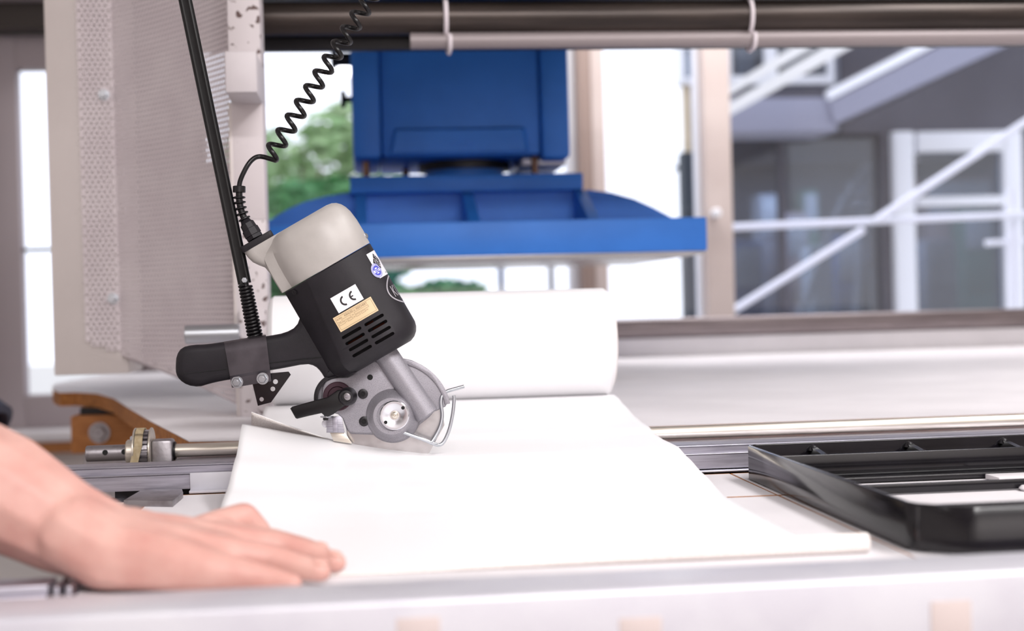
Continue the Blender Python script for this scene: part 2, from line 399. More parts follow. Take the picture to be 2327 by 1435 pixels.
# blurred stored goods behind the glass front
for u, v, wu, hv, y, k, lab in ((1700, 610, 70, 120, 10.2, 'blue', 'tall blue crate nearest the window post behind far glass'), (1755, 470, 60, 60, 10.8, 'grey', 'tall grey cabinet behind the blue crate, behind far glass'),
        (1812, 560, 54, 150, 10.5, 'pink', 'pinkish cabinet in the middle behind the far glass'), (1868, 620, 50, 120, 10.1, 'white', 'pale white box beside the pinkish cabinet behind far glass'), (1935, 600, 70, 130, 10.4, 'blue', 'wide blue cabinet behind the crossing of the white rails'),
        (1988, 640, 34, 90, 10.0, 'black', 'narrow black cabinet beside the white door frame outdoors'), (1842, 460, 40, 60, 11.0, 'green', 'tall green locker far back behind the dark glass'),
        (2140, 620, 70, 150, 10.2, 'grey', 'grey cabinet behind the lower pane of the white framed door'), (2225, 560, 70, 180, 10.7, 'green', 'green cabinet behind the white framed glass door'), (2180, 420, 150, 40, 11.1, 'pink', 'wide pinkish cupboard far back behind the white framed door')):
    z1 = PY(u, v - hv / 2, y).z; x0 = PY(u - wu / 2, v, y).x; x1 = PY(u + wu / 2, v, y).x
    bb = B(); box(bb, x0, x1, y, y + .26, -1.149, z1, .02); o = add('storage_cabinet', bb, clut[k])
    setp(o, lab, 'cabinet', 'cabinets behind the far glass')
    for q in range(1, 4):
        zq = z1 - q * .33; bb = B(); box(bb, x0 + .02, x1 - .02, y - .012, y - .0005, zq, zq + .29, .004); add('drawer_front', bb, clut['white' if q == 1 else k], o)
lad = empty('step_ladder', PY(1950, 1080, 9.9), 'pale step ladder standing behind the far dark glass', 'ladder')
for (p, q) in (((1898, 500), (1972, 375)), ((1972, 375), (2000, 520))):
    bb = B(); tube(bb, [PY(*p, 9.85), PY(*q, 9.85)], .028, 8); add('rail', bb, galv, lad)
    a = PY(*p, 9.85) + (PY(*p, 9.85) - PY(*q, 9.85)) * 3.0
    bb = B(); tube(bb, [PY(*p, 9.85), V((a.x, a.y, -1.149))], .028, 8); add('leg', bb, galv, lad)
for (p, q) in (((1912, 455), (1985, 440)), ((1930, 425), (1978, 410)), ((1905, 475), (1995, 470))):
    bb = B(); tube(bb, [PY(*p, 9.85), PY(*q, 9.85)], .03, 8); add('tread', bb, galv, lad)
# outdoor stair: landing, stringer, rails
SY = 7.8
st = empty('outdoor_stair', PY(1900, 300, SY), 'grey steel outdoor stair with landing and pale handrail', 'stair')
pbox(1642, 1902, 222, 300, SY, SY + .4, ext_lilac, 'landing', st, .01); pbox(1642, 1902, 205, 222, SY + .02, SY + .4, ext_dark, 'landing_deck', st)
pbox(1640, 1652, 300, 1180, SY + .1, SY + .2, ext_dark, 'support_post', st)
def strip(poly, y0, y1, m, name, parent):
    bb = B()
    r0_ = [PY(u, v, y0) for u, v in poly]; r1_ = [V((p.x, y1, p.z)) for p in r0_]
    loft(bb, [r0_, r1_]); return add(name, bb, m, parent)
strip([(1885, 232), (2560, -110), (2600, -38), (1898, 282)], SY - .02, SY + .05, ext_lilac, 'stringer', st)
strip([(1885, 232), (2560, -110), (2600, -38), (1898, 282)], SY + .95, SY + 1.02, ext_lilac, 'stringer', st)
strip([(1880, 206), (2560, -140), (2560, -120), (1884, 228)], SY - .03, SY + .03, galv, 'handrail', st)
for k in range(14):
    u = 1912 + k * 40; v = 262 - k * 19.5; p = PY(u, v, SY)
    bb = B(); box(bb, p.x, p.x + .13, SY + .05, SY + .95, p.z - .015, p.z + .015); add('tread', bb, ext_dark, st)
# sunlit white rails of the second flight
fl = empty('white_stair_flight', PY(1700, 240, 7.2), 'bright white sloping stair rails by the second window post', 'stair')
strip([(1610, 224), (1960, 10), (1960, 45), (1610, 244)], 7.2, 7.3, ext_white, 'rail', fl)
strip([(1610, 262), (2010, 28), (2010, 66), (1610, 290)], 7.2, 7.45, ext_white, 'side_panel', fl)
pbox(1612, 1630, 262, 1280, 7.22, 7.4, ext_white, 'support_post', fl)
# rails close behind the glass
RY = 6.1
rl = empty('white_railing', PY(1960, 720, RY), 'white tubular railing outdoors with diagonal brace bars and post', 'railing')
def rod(p, q, r, m, name, parent, y=RY):
    bb = B(); cyl(bb, PY(*p, y), PY(*q, y), r, 16); return add(name, bb, m, parent)
rod((1560, 772), (1962, 522), .0165, galv, 'diagonal_bar', rl)
rod((1988, 502), (2480, 180), .018, galv, 'diagonal_bar', rl, RY - .04)
rod((1560, 521), (2500, 480), .016, galv, 'horizontal_bar', rl, RY + .03)
rod((2300, 430), (2314, 1280), .034, galv, 'post', rl, RY + .1)
rod((2240, 553), (2330, 548), .014, galv, 'bracket', rl, RY + .1)

def leaf_cloud(bm, c, rad, n, s, rnd):
    for _ in range(n):
        while True:
            q = V((rnd.uniform(-1, 1), rnd.uniform(-1, 1), rnd.uniform(-1, 1)))
            if q.length < 1 and q.length > rnd.random() * .9: break
        k = 1 + .25 * noise.noise(q * 3 + c)
        p = c + V((q.x * rad[0], q.y * rad[1], q.z * rad[2])) * k
        a = V((rnd.gauss(0, 1), rnd.gauss(0, 1), rnd.gauss(0, 1))).normalized(); x, y, _z = frame_of(a)
        t = s * rnd.uniform(.6, 1.4)
        vs = [bm.verts.new(p + x * t), bm.verts.new(p + y * t * .5), bm.verts.new(p - x * t), bm.verts.new(p - y * t * .5)]
        bm.faces.new(vs)
def tree(c, rad, n, s, m, label, clumps, cat='tree', name='leafy_tree', seed=1):
    rnd = random.Random(seed); g = -1.15
    t = empty(name, (c.x, c.y, g), label, cat)
    bb = B(); tube(bb, [V((c.x, c.y, g)), V((c.x + .03, c.y, (g + c.z) / 2)), c + V((0, 0, rad[2] * .5))], [.09, .07, .03], 8)
    for k in range(5):
        a = k * 1.26; tube(bb, [V((c.x + .02, c.y, c.z - rad[2] * .7)), c + V((math.cos(a) * rad[0] * .7, math.sin(a) * rad[1] * .7, rad[2] * .2))], [.04, .012], 6)
    add('trunk', bb, bark, t)
    bb = B()
    for k in range(clumps):
        q = V((rnd.uniform(-1, 1) * rad[0], rnd.uniform(-1, 1) * rad[1], rnd.uniform(-1, 1) * rad[2])) * .75
        leaf_cloud(bb, c + q, (rad[0] * .42, rad[1] * .42, rad[2] * .4), n // clumps, s, rnd)
    o = add('foliage', bb, m, t, recalc=False); o['kind'] = 'stuff'
    return t
tree(PY(690, 420, 13.5), (.82, .7, .66), 2600, .075, leaf1, 'light green airy tree seen left of the blue press', 16, seed=4)
tree(PY(640, 560, 11), (.9, .55, .5), 3600, .07, leaf2, 'dark green bush below the airy tree, behind the cutter', 14, 'bush', 'green_bush', seed=5)
tree(PY(930, 715, 10), (.62, .5, .25), 3200, .06, leaf2, 'low green bush seen under the blue press plate', 12, 'bush', 'green_bush', seed=6)
# thin posts outdoors seen under the press plate
for u, lab in ((1140, 'thin dark fence post outdoors under the middle of the blue press'), (1254, 'dark fence post outdoors beside the pale window sash')):
    bb = B(); p = PY(u, 650, 8.6); box(bb, p.x - .018, p.x + .018, 8.6, 8.64, -1.15, p.z + .28); o = add('fence_post', bb, ext_dark); setp(o, lab, 'post')

# ------------------------------------------------------------------ blue press
PYF = 2.7
xl_, xr_ = PY(513, 545, PYF).x, PY(1607, 530, PYF).x
zt_, zb_ = PY(1100, 503, PYF).z, PY(1100, 581, PYF).z
press = empty('clicker_press', (PY(1060, 540, PYF).x, 2.95, zb_), 'large blue painted cutting press hanging behind the cutter', 'press')
b = B(); box(b, xl_, xr_, PYF, PYF + .78, zb_, zt_, .003); add('pressing_plate', b, blue, press)
under = mat('pressing_pad', '#b9b6b6', 0.22, 0.25, col2='#a9a6a5', scale=5)
b = B(); box(b, xl_ + .004, xr_ - .004, PYF + .004, PYF + .776, zb_ - .006, zb_, .001); add('pressing_pad', b, under, press, label='grey pad under the plate')
# domed ribs
DY = 2.93
dome = [(500, 512), (615, 500), (650, 478), (690, 460), (740, 446), (795, 438), (1340, 432), (1390, 438), (1440, 452), (1485, 472), (1526, 494), (1600, 500)]
pts = [PY(u, v, DY) for u, v in dome]
for y in (DY, DY + .34):
    b = B(); r1 = [V((p.x, y, p.z)) for p in pts] + [V((pts[-1].x, y, zt_ - .002)), V((pts[0].x, y, zt_ - .002))]
    r2 = [p + V((0, .022, 0)) for p in r1]; loft(b, [r1, r2]); add('domed_rib', b, blue, press)
ztop = PY(1060, 436, DY).z
for u in (820, 1072, 1338):
    x = PY(u, 470, 2.8).x
    b = B(); r = [V((x - .011, PYF + .03, zt_ - .001)), V((x - .011, DY + .01, zt_ - .001)), V((x - .011, DY + .01, ztop - .004)), V((x - .011, DY - .03, ztop - .004))]
    loft(b, [r, [p + V((.022, 0, 0)) for p in r]]); add('cross_rib', b, blue, press)
# head block
BY = 2.90
bx0, bx1 = PY(795, 415, BY).x, PY(1325, 415, BY).x
bz0, bz1 = PY(1060, 436, BY).z, PY(1060, 397, BY).z
b = B(); box(b, bx0, bx1, BY, BY + .42, bz0, bz1, .003); add('head_block', b, blue, press)
# piston and guide pillars
hz = PY(1060, 352, 2.9).z
b = B(); p = PY(1055, 380, 3.1); lathe(b, V((p.x, 3.1, bz1 - .002)), V((0, 0, 1)), [(0, .085), (hz - bz1 + .02, .085)], 32); add('piston', b, blue, press)
b = B(); lathe(b, V((p.x, 3.1, hz - .016)), V((0, 0, 1)), [(0, .1), (.03, .1)], 32); add('piston_seal', b, black_mt, press)
brown_st = mat('greasy_steel', '#6f564a', 0.35, 0.8)
for u, y in ((832, 2.97), (922, 3.2), (1173, 3.2), (1215, 2.97)):
    q = PY(u, 380, y); b = B(); lathe(b, V((q.x, y, bz1 - .002)), V((0, 0, 1)), [(0, .0075), (hz - bz1 + .05, .0075)], 16); add('guide_pillar', b, brown_st, press)
# press body
HY = 2.92
def hx(u, v=240, y=HY): return PY(u, v, y).x
z0, z1 = PY(1050, 353, HY).z, .979
b = B(); box(b, hx(866), hx(1226), HY, HY + .4, z0, z1, .006); add('body', b, blue, press)
for ua, ub in ((799, 864), (1228, 1292)):
    zf = PY((ua + ub) / 2, 357, HY).z
    b = B(); box(b, hx(ua), hx(ub), HY - .012, HY + .34, zf - .004, z1, .01); add('side_flange', b, blue, press)
b = B(); q = [(902, 297), (1186, 293), (1196, 343), (892, 348)]
front = [PY(u, v, HY - .012) for u, v in q]; back = [PY(u + (-8 if u < 1000 else 8), v + (-5 if v < 320 else 3), HY + .002) for u, v in q]
loft(b, [back, front]); add('raised_panel', b, blue, press)
b = B(); lathe(b, PY(1051, 324, HY - .0115), V((0, -1, 0)), [(0, .012), (.0015, .012), (.0016, .009), (-.004, .008)], 24); add('plug', b, blue, press)
for u, v in ((1030, 325), (1072, 323), (1170, 316)):
    b = B(); lathe(b, PY(u, v, HY - .0115), V((0, -1, 0)), [(0, .0035), (.003, .003)], 10); add('rivet', b, blue, press)
b = B(); lathe(b, PY(799, 226, HY + .05), V((-1, 0, 0)), [(0, .006), (.011, .006), (.012, .014), (.017, .019), (.022, .017)], 20); add('knob', b, black_pl, press, label='black clamping knob')
b = B(); lathe(b, PY(799, 135, HY + .05), V((-1, 0, 0)), [(0, .014), (.03, .014), (.031, .02), (.042, .02)], 20); add('knob', b, black_pl, press, label='black clamping knob')
b = B(); box(b, hx(1190), hx(1290), HY + .05, HY + .33, z0 - .018, z0 - .003, .002); add('base_plate', b, alu_white, press, label='pale metal base plate')

# ------------------------------------------------------------------ tubes across the top
TY = 2.35
xa = PY(560, 60, TY).x
def ztube(v, u=1400): return PY(u, v, TY).z
b = B(); zc = (ztube(2) + ztube(78)) / 2; rr = abs(ztube(2) - ztube(78)) / 2
cyl(b, (xa, TY, zc), (1.9, TY, zc), rr, 40); o = add('roller_tube', b, tube_br); setp(o, 'thick dark bronze roller tube across the top, above the grey tube', 'tube')
zg = (ztube(72) + ztube(110)) / 2; rg = abs(ztube(72) - ztube(110)) / 2
b = B(); x_ = PY(932, 95, TY).x
cyl(b, (x_, TY - .005, zg), (1.9, TY - .005, zg), rg, 32)
o = add('hanging_tube', b, tube_gr); setp(o, 'slim pale grey tube strapped under the bronze roller tube', 'tube')
b = B(); box(b, xa, 1.9, TY + .03, TY + .05, ztube(106, 800), ztube(40), .002); o = add('cross_rail', b, black_mt); setp(o, 'flat black rail behind the bronze roller tube', 'rail')
b = B(); box(b, xa, 1.9, TY - .03, TY + .1, zc + rr + .004, 1.049, .003); box(b, xa, 1.2, TY - .03, TY + 1.3, .98, 1.05, .003); o = add('gantry_beam_and_shade', b, black_mt); o['kind'] = 'thing'; setp(o, 'black beam edge along the very top above the bronze tube, with unseen added shade hood', 'beam')  # beam made tall and an unseen hood added to shade the press head
for u, lab in ((1016, 'white cable strap round both tubes above the blue press'), (1704, 'white cable strap round both tubes beside the window post')):
    xx = PY(u, 60, TY).x; P = []
    for k in range(13): a = -math.pi / 2 + k * math.pi / 12; P.append(V((xx - .004 + .006 * (1 - k / 12), TY - (rr + .0025) * math.cos(a - math.pi / 2 + math.pi / 2) * 1, zc + (rr + .0025) * math.sin(a))))
    P = [p for p in P]
    top = [V((xx - .003, TY - (rr + .003) * math.cos(a), zc + (rr + .003) * math.sin(a))) for a in [math.pi / 2 - k * math.pi / 14 for k in range(14)]]
    low = [V((xx + .003, TY - .005 - (rg + .003) * math.cos(a), zg + (rg + .003) * math.sin(a))) for a in [.3 - k * math.pi / 14 for k in range(11)]]
    bk = [V((xx + .002, TY + .025, zg - rg)), V((xx, TY + .028, zc)), V((xx - .003, TY + .02, zc + rr + .002))]
    b = B(); tube(b, smooth_path(top + low + bk, 2), .0038, 8); o = add('cable_strap', b, tie_m); setp(o, lab, 'strap', 'white straps on the tubes')

# ------------------------------------------------------------------ table, boards, rails
tab = empty('cutting_table', (.55, 1.2, -.85), 'white laminate cutting table under the white sheet', 'table')
XJ = .381
def board(x0, x1, y0, y1):
    b = B(); box(b, x0, x1, y0, y1, -.022, 0, .0008, 1); o = add('worktop_board', b, white_lam, tab)
    b = B()
    for q in ((x0 - .0006, x0, y0, y1), (x1, x1 + .0006, y0, y1), (x0, x1, y0 - .0035, y0), (x0, x1, y1, y1 + .0035)): box(b, *q, -.022, -.0002)
    add('edge_band', b, mdf, o); return o
YJ = 1.297
board(-.215, XJ - .0008, .8885, YJ - .0037)
board(-.215, XJ - .0008, YJ + .0037, 1.4695)
board(XJ + .0008, 1.6, .8885, YJ - .0037)
board(XJ + .0008, 1.6, YJ + .0037, 1.4695)
b = B(); box(b, -.08, 1.58, .9, 1.48, -.07, -.0225); add('table_frame', b, black_mt, tab)
for x in (-.04, 1.5):
    for y in (.95, 1.43): b = B(); box(b, x - .03, x + .03, y - .03, y + .03, -.85, -.07); add('leg', b, black_mt, tab)
b = B(); box(b, -.2, 1.6, 1.482, 1.62, -.1, -.076); add('cross_beam', b, black_mt, tab)
b = B(); box(b, -.27, -.2, 1.46, 1.6, -.072, -.035); add('bracket', b, black_mt, tab)

# long aluminium guide rail the cutter runs along
rail = empty('guide_rail', (.4, 1.515, 0), 'long aluminium guide rail across the table, under the white sheet', 'rail')
x0, x1 = -.6, 1.9
b = B(); prof = [(1.487, .004), (1.487, .0185), (1.4885, .0195), (1.4965, .0195), (1.4975, .0205), (1.4975, .0262), (1.4985, .0272), (1.512, .0272), (1.512, .012), (1.518, .012), (1.518, .0272), (1.546, .0272), (1.547, .026), (1.547, .004)]
loft(b, [[V((x, y, z)) for y, z in prof] for x in (x0, x1)]); add('rail_profile', b, alu_dark, rail, ang=25)
b = B(); box(b, PZ(440, 1120, 0).x - .003, .15, 1.4835, 1.4875, -.0005, .0205, .0008); box(b, PZ(440, 1120, 0).x - .003, .15, 1.4730, 1.4872, .0005, .0035, .0008)
add('splice_plate', b, alu_white, rail, label='bright aluminium splice plate')
b = B(); box(b, x0, x1, 1.4862, 1.4885, .0190, .0203, .0004); add('face_lip', b, alu, rail)
b = B(); box(b, x0, x1, 1.4963, 1.4990, .0266, .0280, .0004); add('top_lip', b, alu, rail)
b = B(); box(b, -.26, x1, 1.5, 1.54, -.034, .0045); add('mounting_bar', b, black_mt, rail)
b = B(); box(b, PY(404, 1022, 1.655).x, x1, 1.5475, 1.692, .004, .0190, .0008); add('rear_ledge', b, alu, rail)
# thin base strip on the right side of the rail
b = B(); box(b, .33, 1.9, 1.479, 1.4868, 0.0002, .003, .0008); add('base_strip', b, alu, rail)

# steel clamping bar at the left end of the worktop
sb = [PZ(u, v, .006) for u, v in ((281, 1137), (322, 1113), (414, 1112), (416, 1119), (392, 1139))]
b = B(); prism(b, [(p.x, p.y) for p in sb], -.004, .006, lambda u, v, h: V((u, v, h)), .0008, 2); o = add('clamping_bar', b, steel_dark); setp(o, 'short worn steel bar lying beside the worktop corner under the rail', 'bar')
b = B(); q = PZ(262, 1148, -.004); box(b, q.x - .022, q.x + .006, q.y - .015, q.y + .02, -.03, -.0042, .001); o = add('stop_block', b, tan_pad); setp(o, 'small beige stop block half hidden beside the forearm', 'block')
b = B(); q = PZ(245, 1130, -.002); lathe(b, V((q.x, q.y, -.028)), V((0, 0, 1)), [(0, .016), (.004, .018), (.02, .018), (.0235, .014), (.024, .006)], 28); o = add('guide_roller', b, alu_dark); setp(o, 'small grey roller half hidden under the rail beside the forearm', 'roller')

# front rail
fr = empty('front_rail', (.4, .84, -.01), 'white aluminium front rail nearest the camera along the table edge', 'rail')
b = B(); box(b, -.8, 1.6, .812, .872, -.06, .0185, .003, 3); add('rail_profile', b, alu_white, fr)
for u in (950, 1455, 2160):
    p = PY(u, 1404 if u < 2000 else 1366, .812); p2 = PY(u, 1480, .812)
    b = B(); box(b, p.x - .0125, p.x + .0125, .8112, .813, p2.z, p.z, .0004); add('pad', b, pad_m, fr, label='faded tan pad on the front face')
b = B(); box(b, -.75, -.03, .874, .882, -.05, .010); add('slide_strip', b, alu_white, fr)
gr = empty('lower_guide', (-.4, .96, -.02), 'grooved grey aluminium guide at the lower left under the wrist', 'guide')
q = PY(108, 1330, .955); zt2 = q.z
for k, (h0, h1, y0) in enumerate(((-.02, -.0005, .956), (-.0135, -.0065, .951), (-.035, -.021, .951))):
    b = B(); box(b, -.8, q.x, y0, .985, zt2 + h0, zt2 + h1, .001); add('guide_bar', b, alu_dark, gr)
for k in range(2):
    b = B(); box(b, q.x + .004 + k * .008, q.x + .008 + k * .008, .951, .985, zt2 - .03, zt2 - .001, .001); add('end_fin', b, alu, gr)

# rear board with curved left edge
rb = empty('rear_board', (.4, 2.6, 0), 'large white rear board with raw brown curved edge', 'board')
zS = .033
ed = [(430, 1003), (400, 987), (340, 956), (290, 926), (258, 905), (220, 894), (170, 891), (136, 892), (122, 887), (119, 880), (124, 873)]
P = [PZ(u, v, zS) for u, v in ed]
poly = [(1.9, 1.70), (P[0].x + .06, 1.70)] + [(p.x, p.y) for p in P] + [(P[-1].x + .03, 3.75), (1.9, 3.75)]
b = B(); prism(b, poly, zS - .028, zS - .0012, lambda u, v, h: V((u, v, h))); add('core', b, mdf, rb)
b = B(); prism(b, poly, zS - .0012, zS, lambda u, v, h: V((u, v, h))); add('laminate_top', b, white_lam, rb)
for x, y in ((-.3, 3.3), (1.5, 2.0), (1.5, 3.6), (.3, 3.6)): b = B(); box(b, x - .03, x + .03, y - .03, y + .03, -.85, zS - .028); add('leg', b, black_mt, rb)
# back face behind the board and the bar on it
b = B(); zb2 = PY(1900, 757, 3.76).z; box(b, -.3, 2.3, 3.752, 3.79, -.85, zb2, .002); o = add('back_panel', b, white_lam); setp(o, 'pale upright panel closing the rear board below the steel bar', 'panel')
b = B(); zc2 = PY(1860, 722, 3.80).z
box(b, -.3, 2.3, 3.745, 3.80, zb2 + .0005, zb2 + .053, .012, 4); box(b, -.3, 2.3, 3.738, 3.7445, zb2 + .026, zb2 + .030, .001); o = add('steel_bar', b, bar_steel); setp(o, 'long dull steel bar along the back, below the windows', 'bar')

# beech beam under the rear board with bolt
b = B(); BYm = 2.80
pa, pb = PY(160, 946, BYm), PY(430, 1032, BYm)
box(b, pa.x, pb.x + .15, BYm, BYm + .09, PY(200, 1031, BYm).z, min(PY(200, 946, BYm).z, zS - .0285), .002)
beam = add('timber_beam', b, wood)
b = B(); q1, q2 = PY(182, 940, BYm + .03), PY(275, 940, BYm + .03); box(b, q1.x, q2.x + .3, BYm + .03, BYm + .08, PY(200, 946, BYm).z, zS - .0282); add('gap_shade', b, black_mt, beam); setp(beam, 'orange brown timber beam under the curved rear board edge', 'beam')  # black block put in for the shade in the gap under the board
b = B(); hexbolt(b, PY(226, 984, BYm), V((0, -1, 0)), .0150, .014); add('bolt', b, steel_dark, beam, label='dark steel hex bolt')
b = B(); box(b, pa.x + .02, pb.x + .1, BYm + .02, BYm + .08, -.85, PY(200, 1031, BYm).z); add('support_leg', b, steel_dark, beam)

# drive shaft with pulley and belt
SYd = 1.655; zsh = PY(450, 1023, SYd).z
sh = empty('drive_shaft', (.4, SYd, zsh), 'long polished steel drive shaft behind the guide rail', 'shaft')
def sx(u): return PY(u, 1022, SYd).x
b = B(); cyl(b, (sx(398), SYd, zsh), (1.9, SYd, zsh), .0078, 28); add('shaft', b, steel, sh)
# hollow end tube with cross holes
b = B(); n = 24; xa_, xb_ = sx(196), sx(292); R = .0092
lathe(b, V((xa_, SYd, zsh)), V((1, 0, 0)), [(.002, R - .0025), (0, R - .001), (.001, R), (xb_ - xa_, R)], 28, cap=False); add('end_tube', b, steel_dark, sh)
b = B(); lathe(b, V((xa_ + .003, SYd, zsh)), V((1, 0, 0)), [(0, .0001), (0.0001, R - .002)], 20, cap=False); add('tube_bore_shade', b, dark, sh)  # dark disc stands in for the shade down the bore
for u in (242, 285):
    b = B(); q = V((sx(u), SYd - R, zsh + .001)); lathe(b, V((sx(u), SYd - R * .93, zsh + .0015)), V((0, -1, .12)), [(0, .0031), (.0009, .0031)], 16); add('cross_hole_shade', b, dark, sh)  # raised dark discs, hole shade painted on the tube
b = B(); cyl(b, (sx(288), SYd, zsh), (sx(308), SYd, zsh), .0145, 32, bev=.0015); add('clamp_collar', b, steel, sh)
b = B(); lathe(b, V((sx(303), SYd - .003, zsh + .0140)), V((0, -.15, 1)), [(0, .003), (.003, .003), (.0045, .002)], 12); add('set_screw', b, zinc, sh)
pu = B(); xp0, xp1 = sx(308), sx(341)
for k in range(24):
    a = k * 2 * math.pi / 24
    d = V((0, math.cos(a), math.sin(a))); t = V((0, -math.sin(a), math.cos(a)))
    c = V((xp0, SYd, zsh)) + d * .0225
    ring = [c + t * s * .0021 + d * e for s, e in ((-1, -.003), (1, -.003), (.7, .0025), (-.7, .0025))]
    loft(pu, [ring, [p + V((xp1 - xp0, 0, 0)) for p in ring]])
cyl(pu, (xp0, SYd, zsh), (xp1, SYd, zsh), .0215, 32); add('toothed_pulley', pu, steel_dark, sh, ang=30)
for u in (307, 343):
    b = B(); cyl(b, (sx(u), SYd, zsh), (sx(u) + .0022, SYd, zsh), .0275, 40, bev=.0005); add('pulley_flange', b, steel, sh)
# belt: over the pulley and down towards the front
b = B(); R = .0262; ang = [math.radians(a) for a in range(-20, 161, 10)]
ring = []
prof = [V((0, SYd + R * math.cos(a), zsh + R * math.sin(a))) for a in ang]
prof = [prof[0] + V((0, -.004, -.09))] + prof + [prof[-1] + V((0, -.012, -.09))]
prof2 = [V((0, SYd + (p.y - SYd) * 1.05, zsh + (p.z - zsh) * 1.05)) if i not in (0, len(prof) - 1) else p + V((0, .0015 if i == 0 else -.0015, 0)) for i, p in enumerate(prof)]
xb0, xb1 = sx(313), sx(331)
for i in range(len(prof) - 1):
    A = [V((xb0, prof[i].y, prof[i].z)), V((xb1, prof[i].y, prof[i].z)), V((xb1, prof2[i].y, prof2[i].z)), V((xb0, prof2[i].y, prof2[i].z))]
    C = [V((xb0, prof[i + 1].y, prof[i + 1].z)), V((xb1, prof[i + 1].y, prof[i + 1].z)), V((xb1, prof2[i + 1].y, prof2[i + 1].z)), V((xb0, prof2[i + 1].y, prof2[i + 1].z))]
    loft(b, [A, C])
bmesh.ops.remove_doubles(b, verts=b.verts[:], dist=1e-6)
# the free run leans to the left as it goes down
for v in b.verts:
    if v.co.z < zsh - .02 and v.co.y < SYd: v.co.x -= .022
add('drive_belt', b, belt_m, sh, label='tan toothed belt')
b = B(); box(b, sx(347), sx(395), SYd - .014, SYd + .014, -.02, zsh + .0135, .003, 2); add('bearing_block', b, steel_dark, sh)
b = B(); cyl(b, (sx(395), SYd, zsh), (sx(400), SYd, zsh), .0105, 28); add('snap_ring', b, black_mt, sh)

# ------------------------------------------------------------------ column, panel, perforated guard on the left
CY0 = 2.08
col = empty('machine_column', (PY(565, 500, CY0).x, CY0, zS), 'white painted steel machine post with rust chips', 'post')
def cxx(u, v, y=CY0): return PY(u, v, y).x
xc0, xc1 = cxx(529, 400), cxx(601, 400)
zm = PY(560, 500, CY0).z
b = B(); box(b, xc0, xc1, CY0, CY0 + .07, zm, PY(560, 230, CY0).z, .002); add('lower_post', b, rust_few, col)
b = B(); box(b, xc0, xc1, CY0, CY0 + .07, zS, zm, .0005); add('worn_foot', b, rust_white, col)
b = B(); box(b, cxx(519, 60), cxx(592, 60), CY0 - .015, CY0 + .07, PY(560, 232, CY0).z, 1.3, .002); add('upper_post', b, rust_white, col)
yb = CY0 - .11
b = B(); box(b, cxx(511, 160, yb), cxx(583, 160, yb), yb, CY0 + .06, PY(550, 210, yb).z, PY(550, 116, yb).z, .002); add('stop_block', b, mat('white_paint', '#d0c9cc', .5, col2='#c9c2c5', scale=12), col)
b = B(); box(b, cxx(546, 800, CY0 - .012), cxx(604, 800, CY0 - .012), CY0 - .012, CY0, zS, PY(560, 704, CY0 - .012).z, .001); add('base_plate', b, rust_white, col)
b = B(); q = PY(421, 761, CY0 - .02); q2 = PY(545, 761, CY0 - .02); cyl(b, (q.x, CY0 - .02, q.z), (q2.x, CY0 - .02, q.z), .0137, 28, bev=.001); add('steel_stub', b, zinc, col, label='bare steel round stub')
b = B(); box(b, xc0 - .004, xc0 + .001, CY0 + .0, CY0 + .06, zS, PY(560, 232, CY0).z, .001); add('edge_strip', b, beige, col)

GY = 2.40
pan = B(); xg0, xg1 = PY(115, 400, GY + .02).x, PY(297, 840, GY + .02).x
# panel left edge follows the photo's upright edge
zp0 = PY(200, 851, GY + .02).z
box(pan, xg0, xg1, GY + .0045, GY + .15, zp0, 1.3, .002); o = add('machine_panel', pan, beige); setp(o, 'tall beige sheet steel machine panel left of the perforated guard', 'panel')

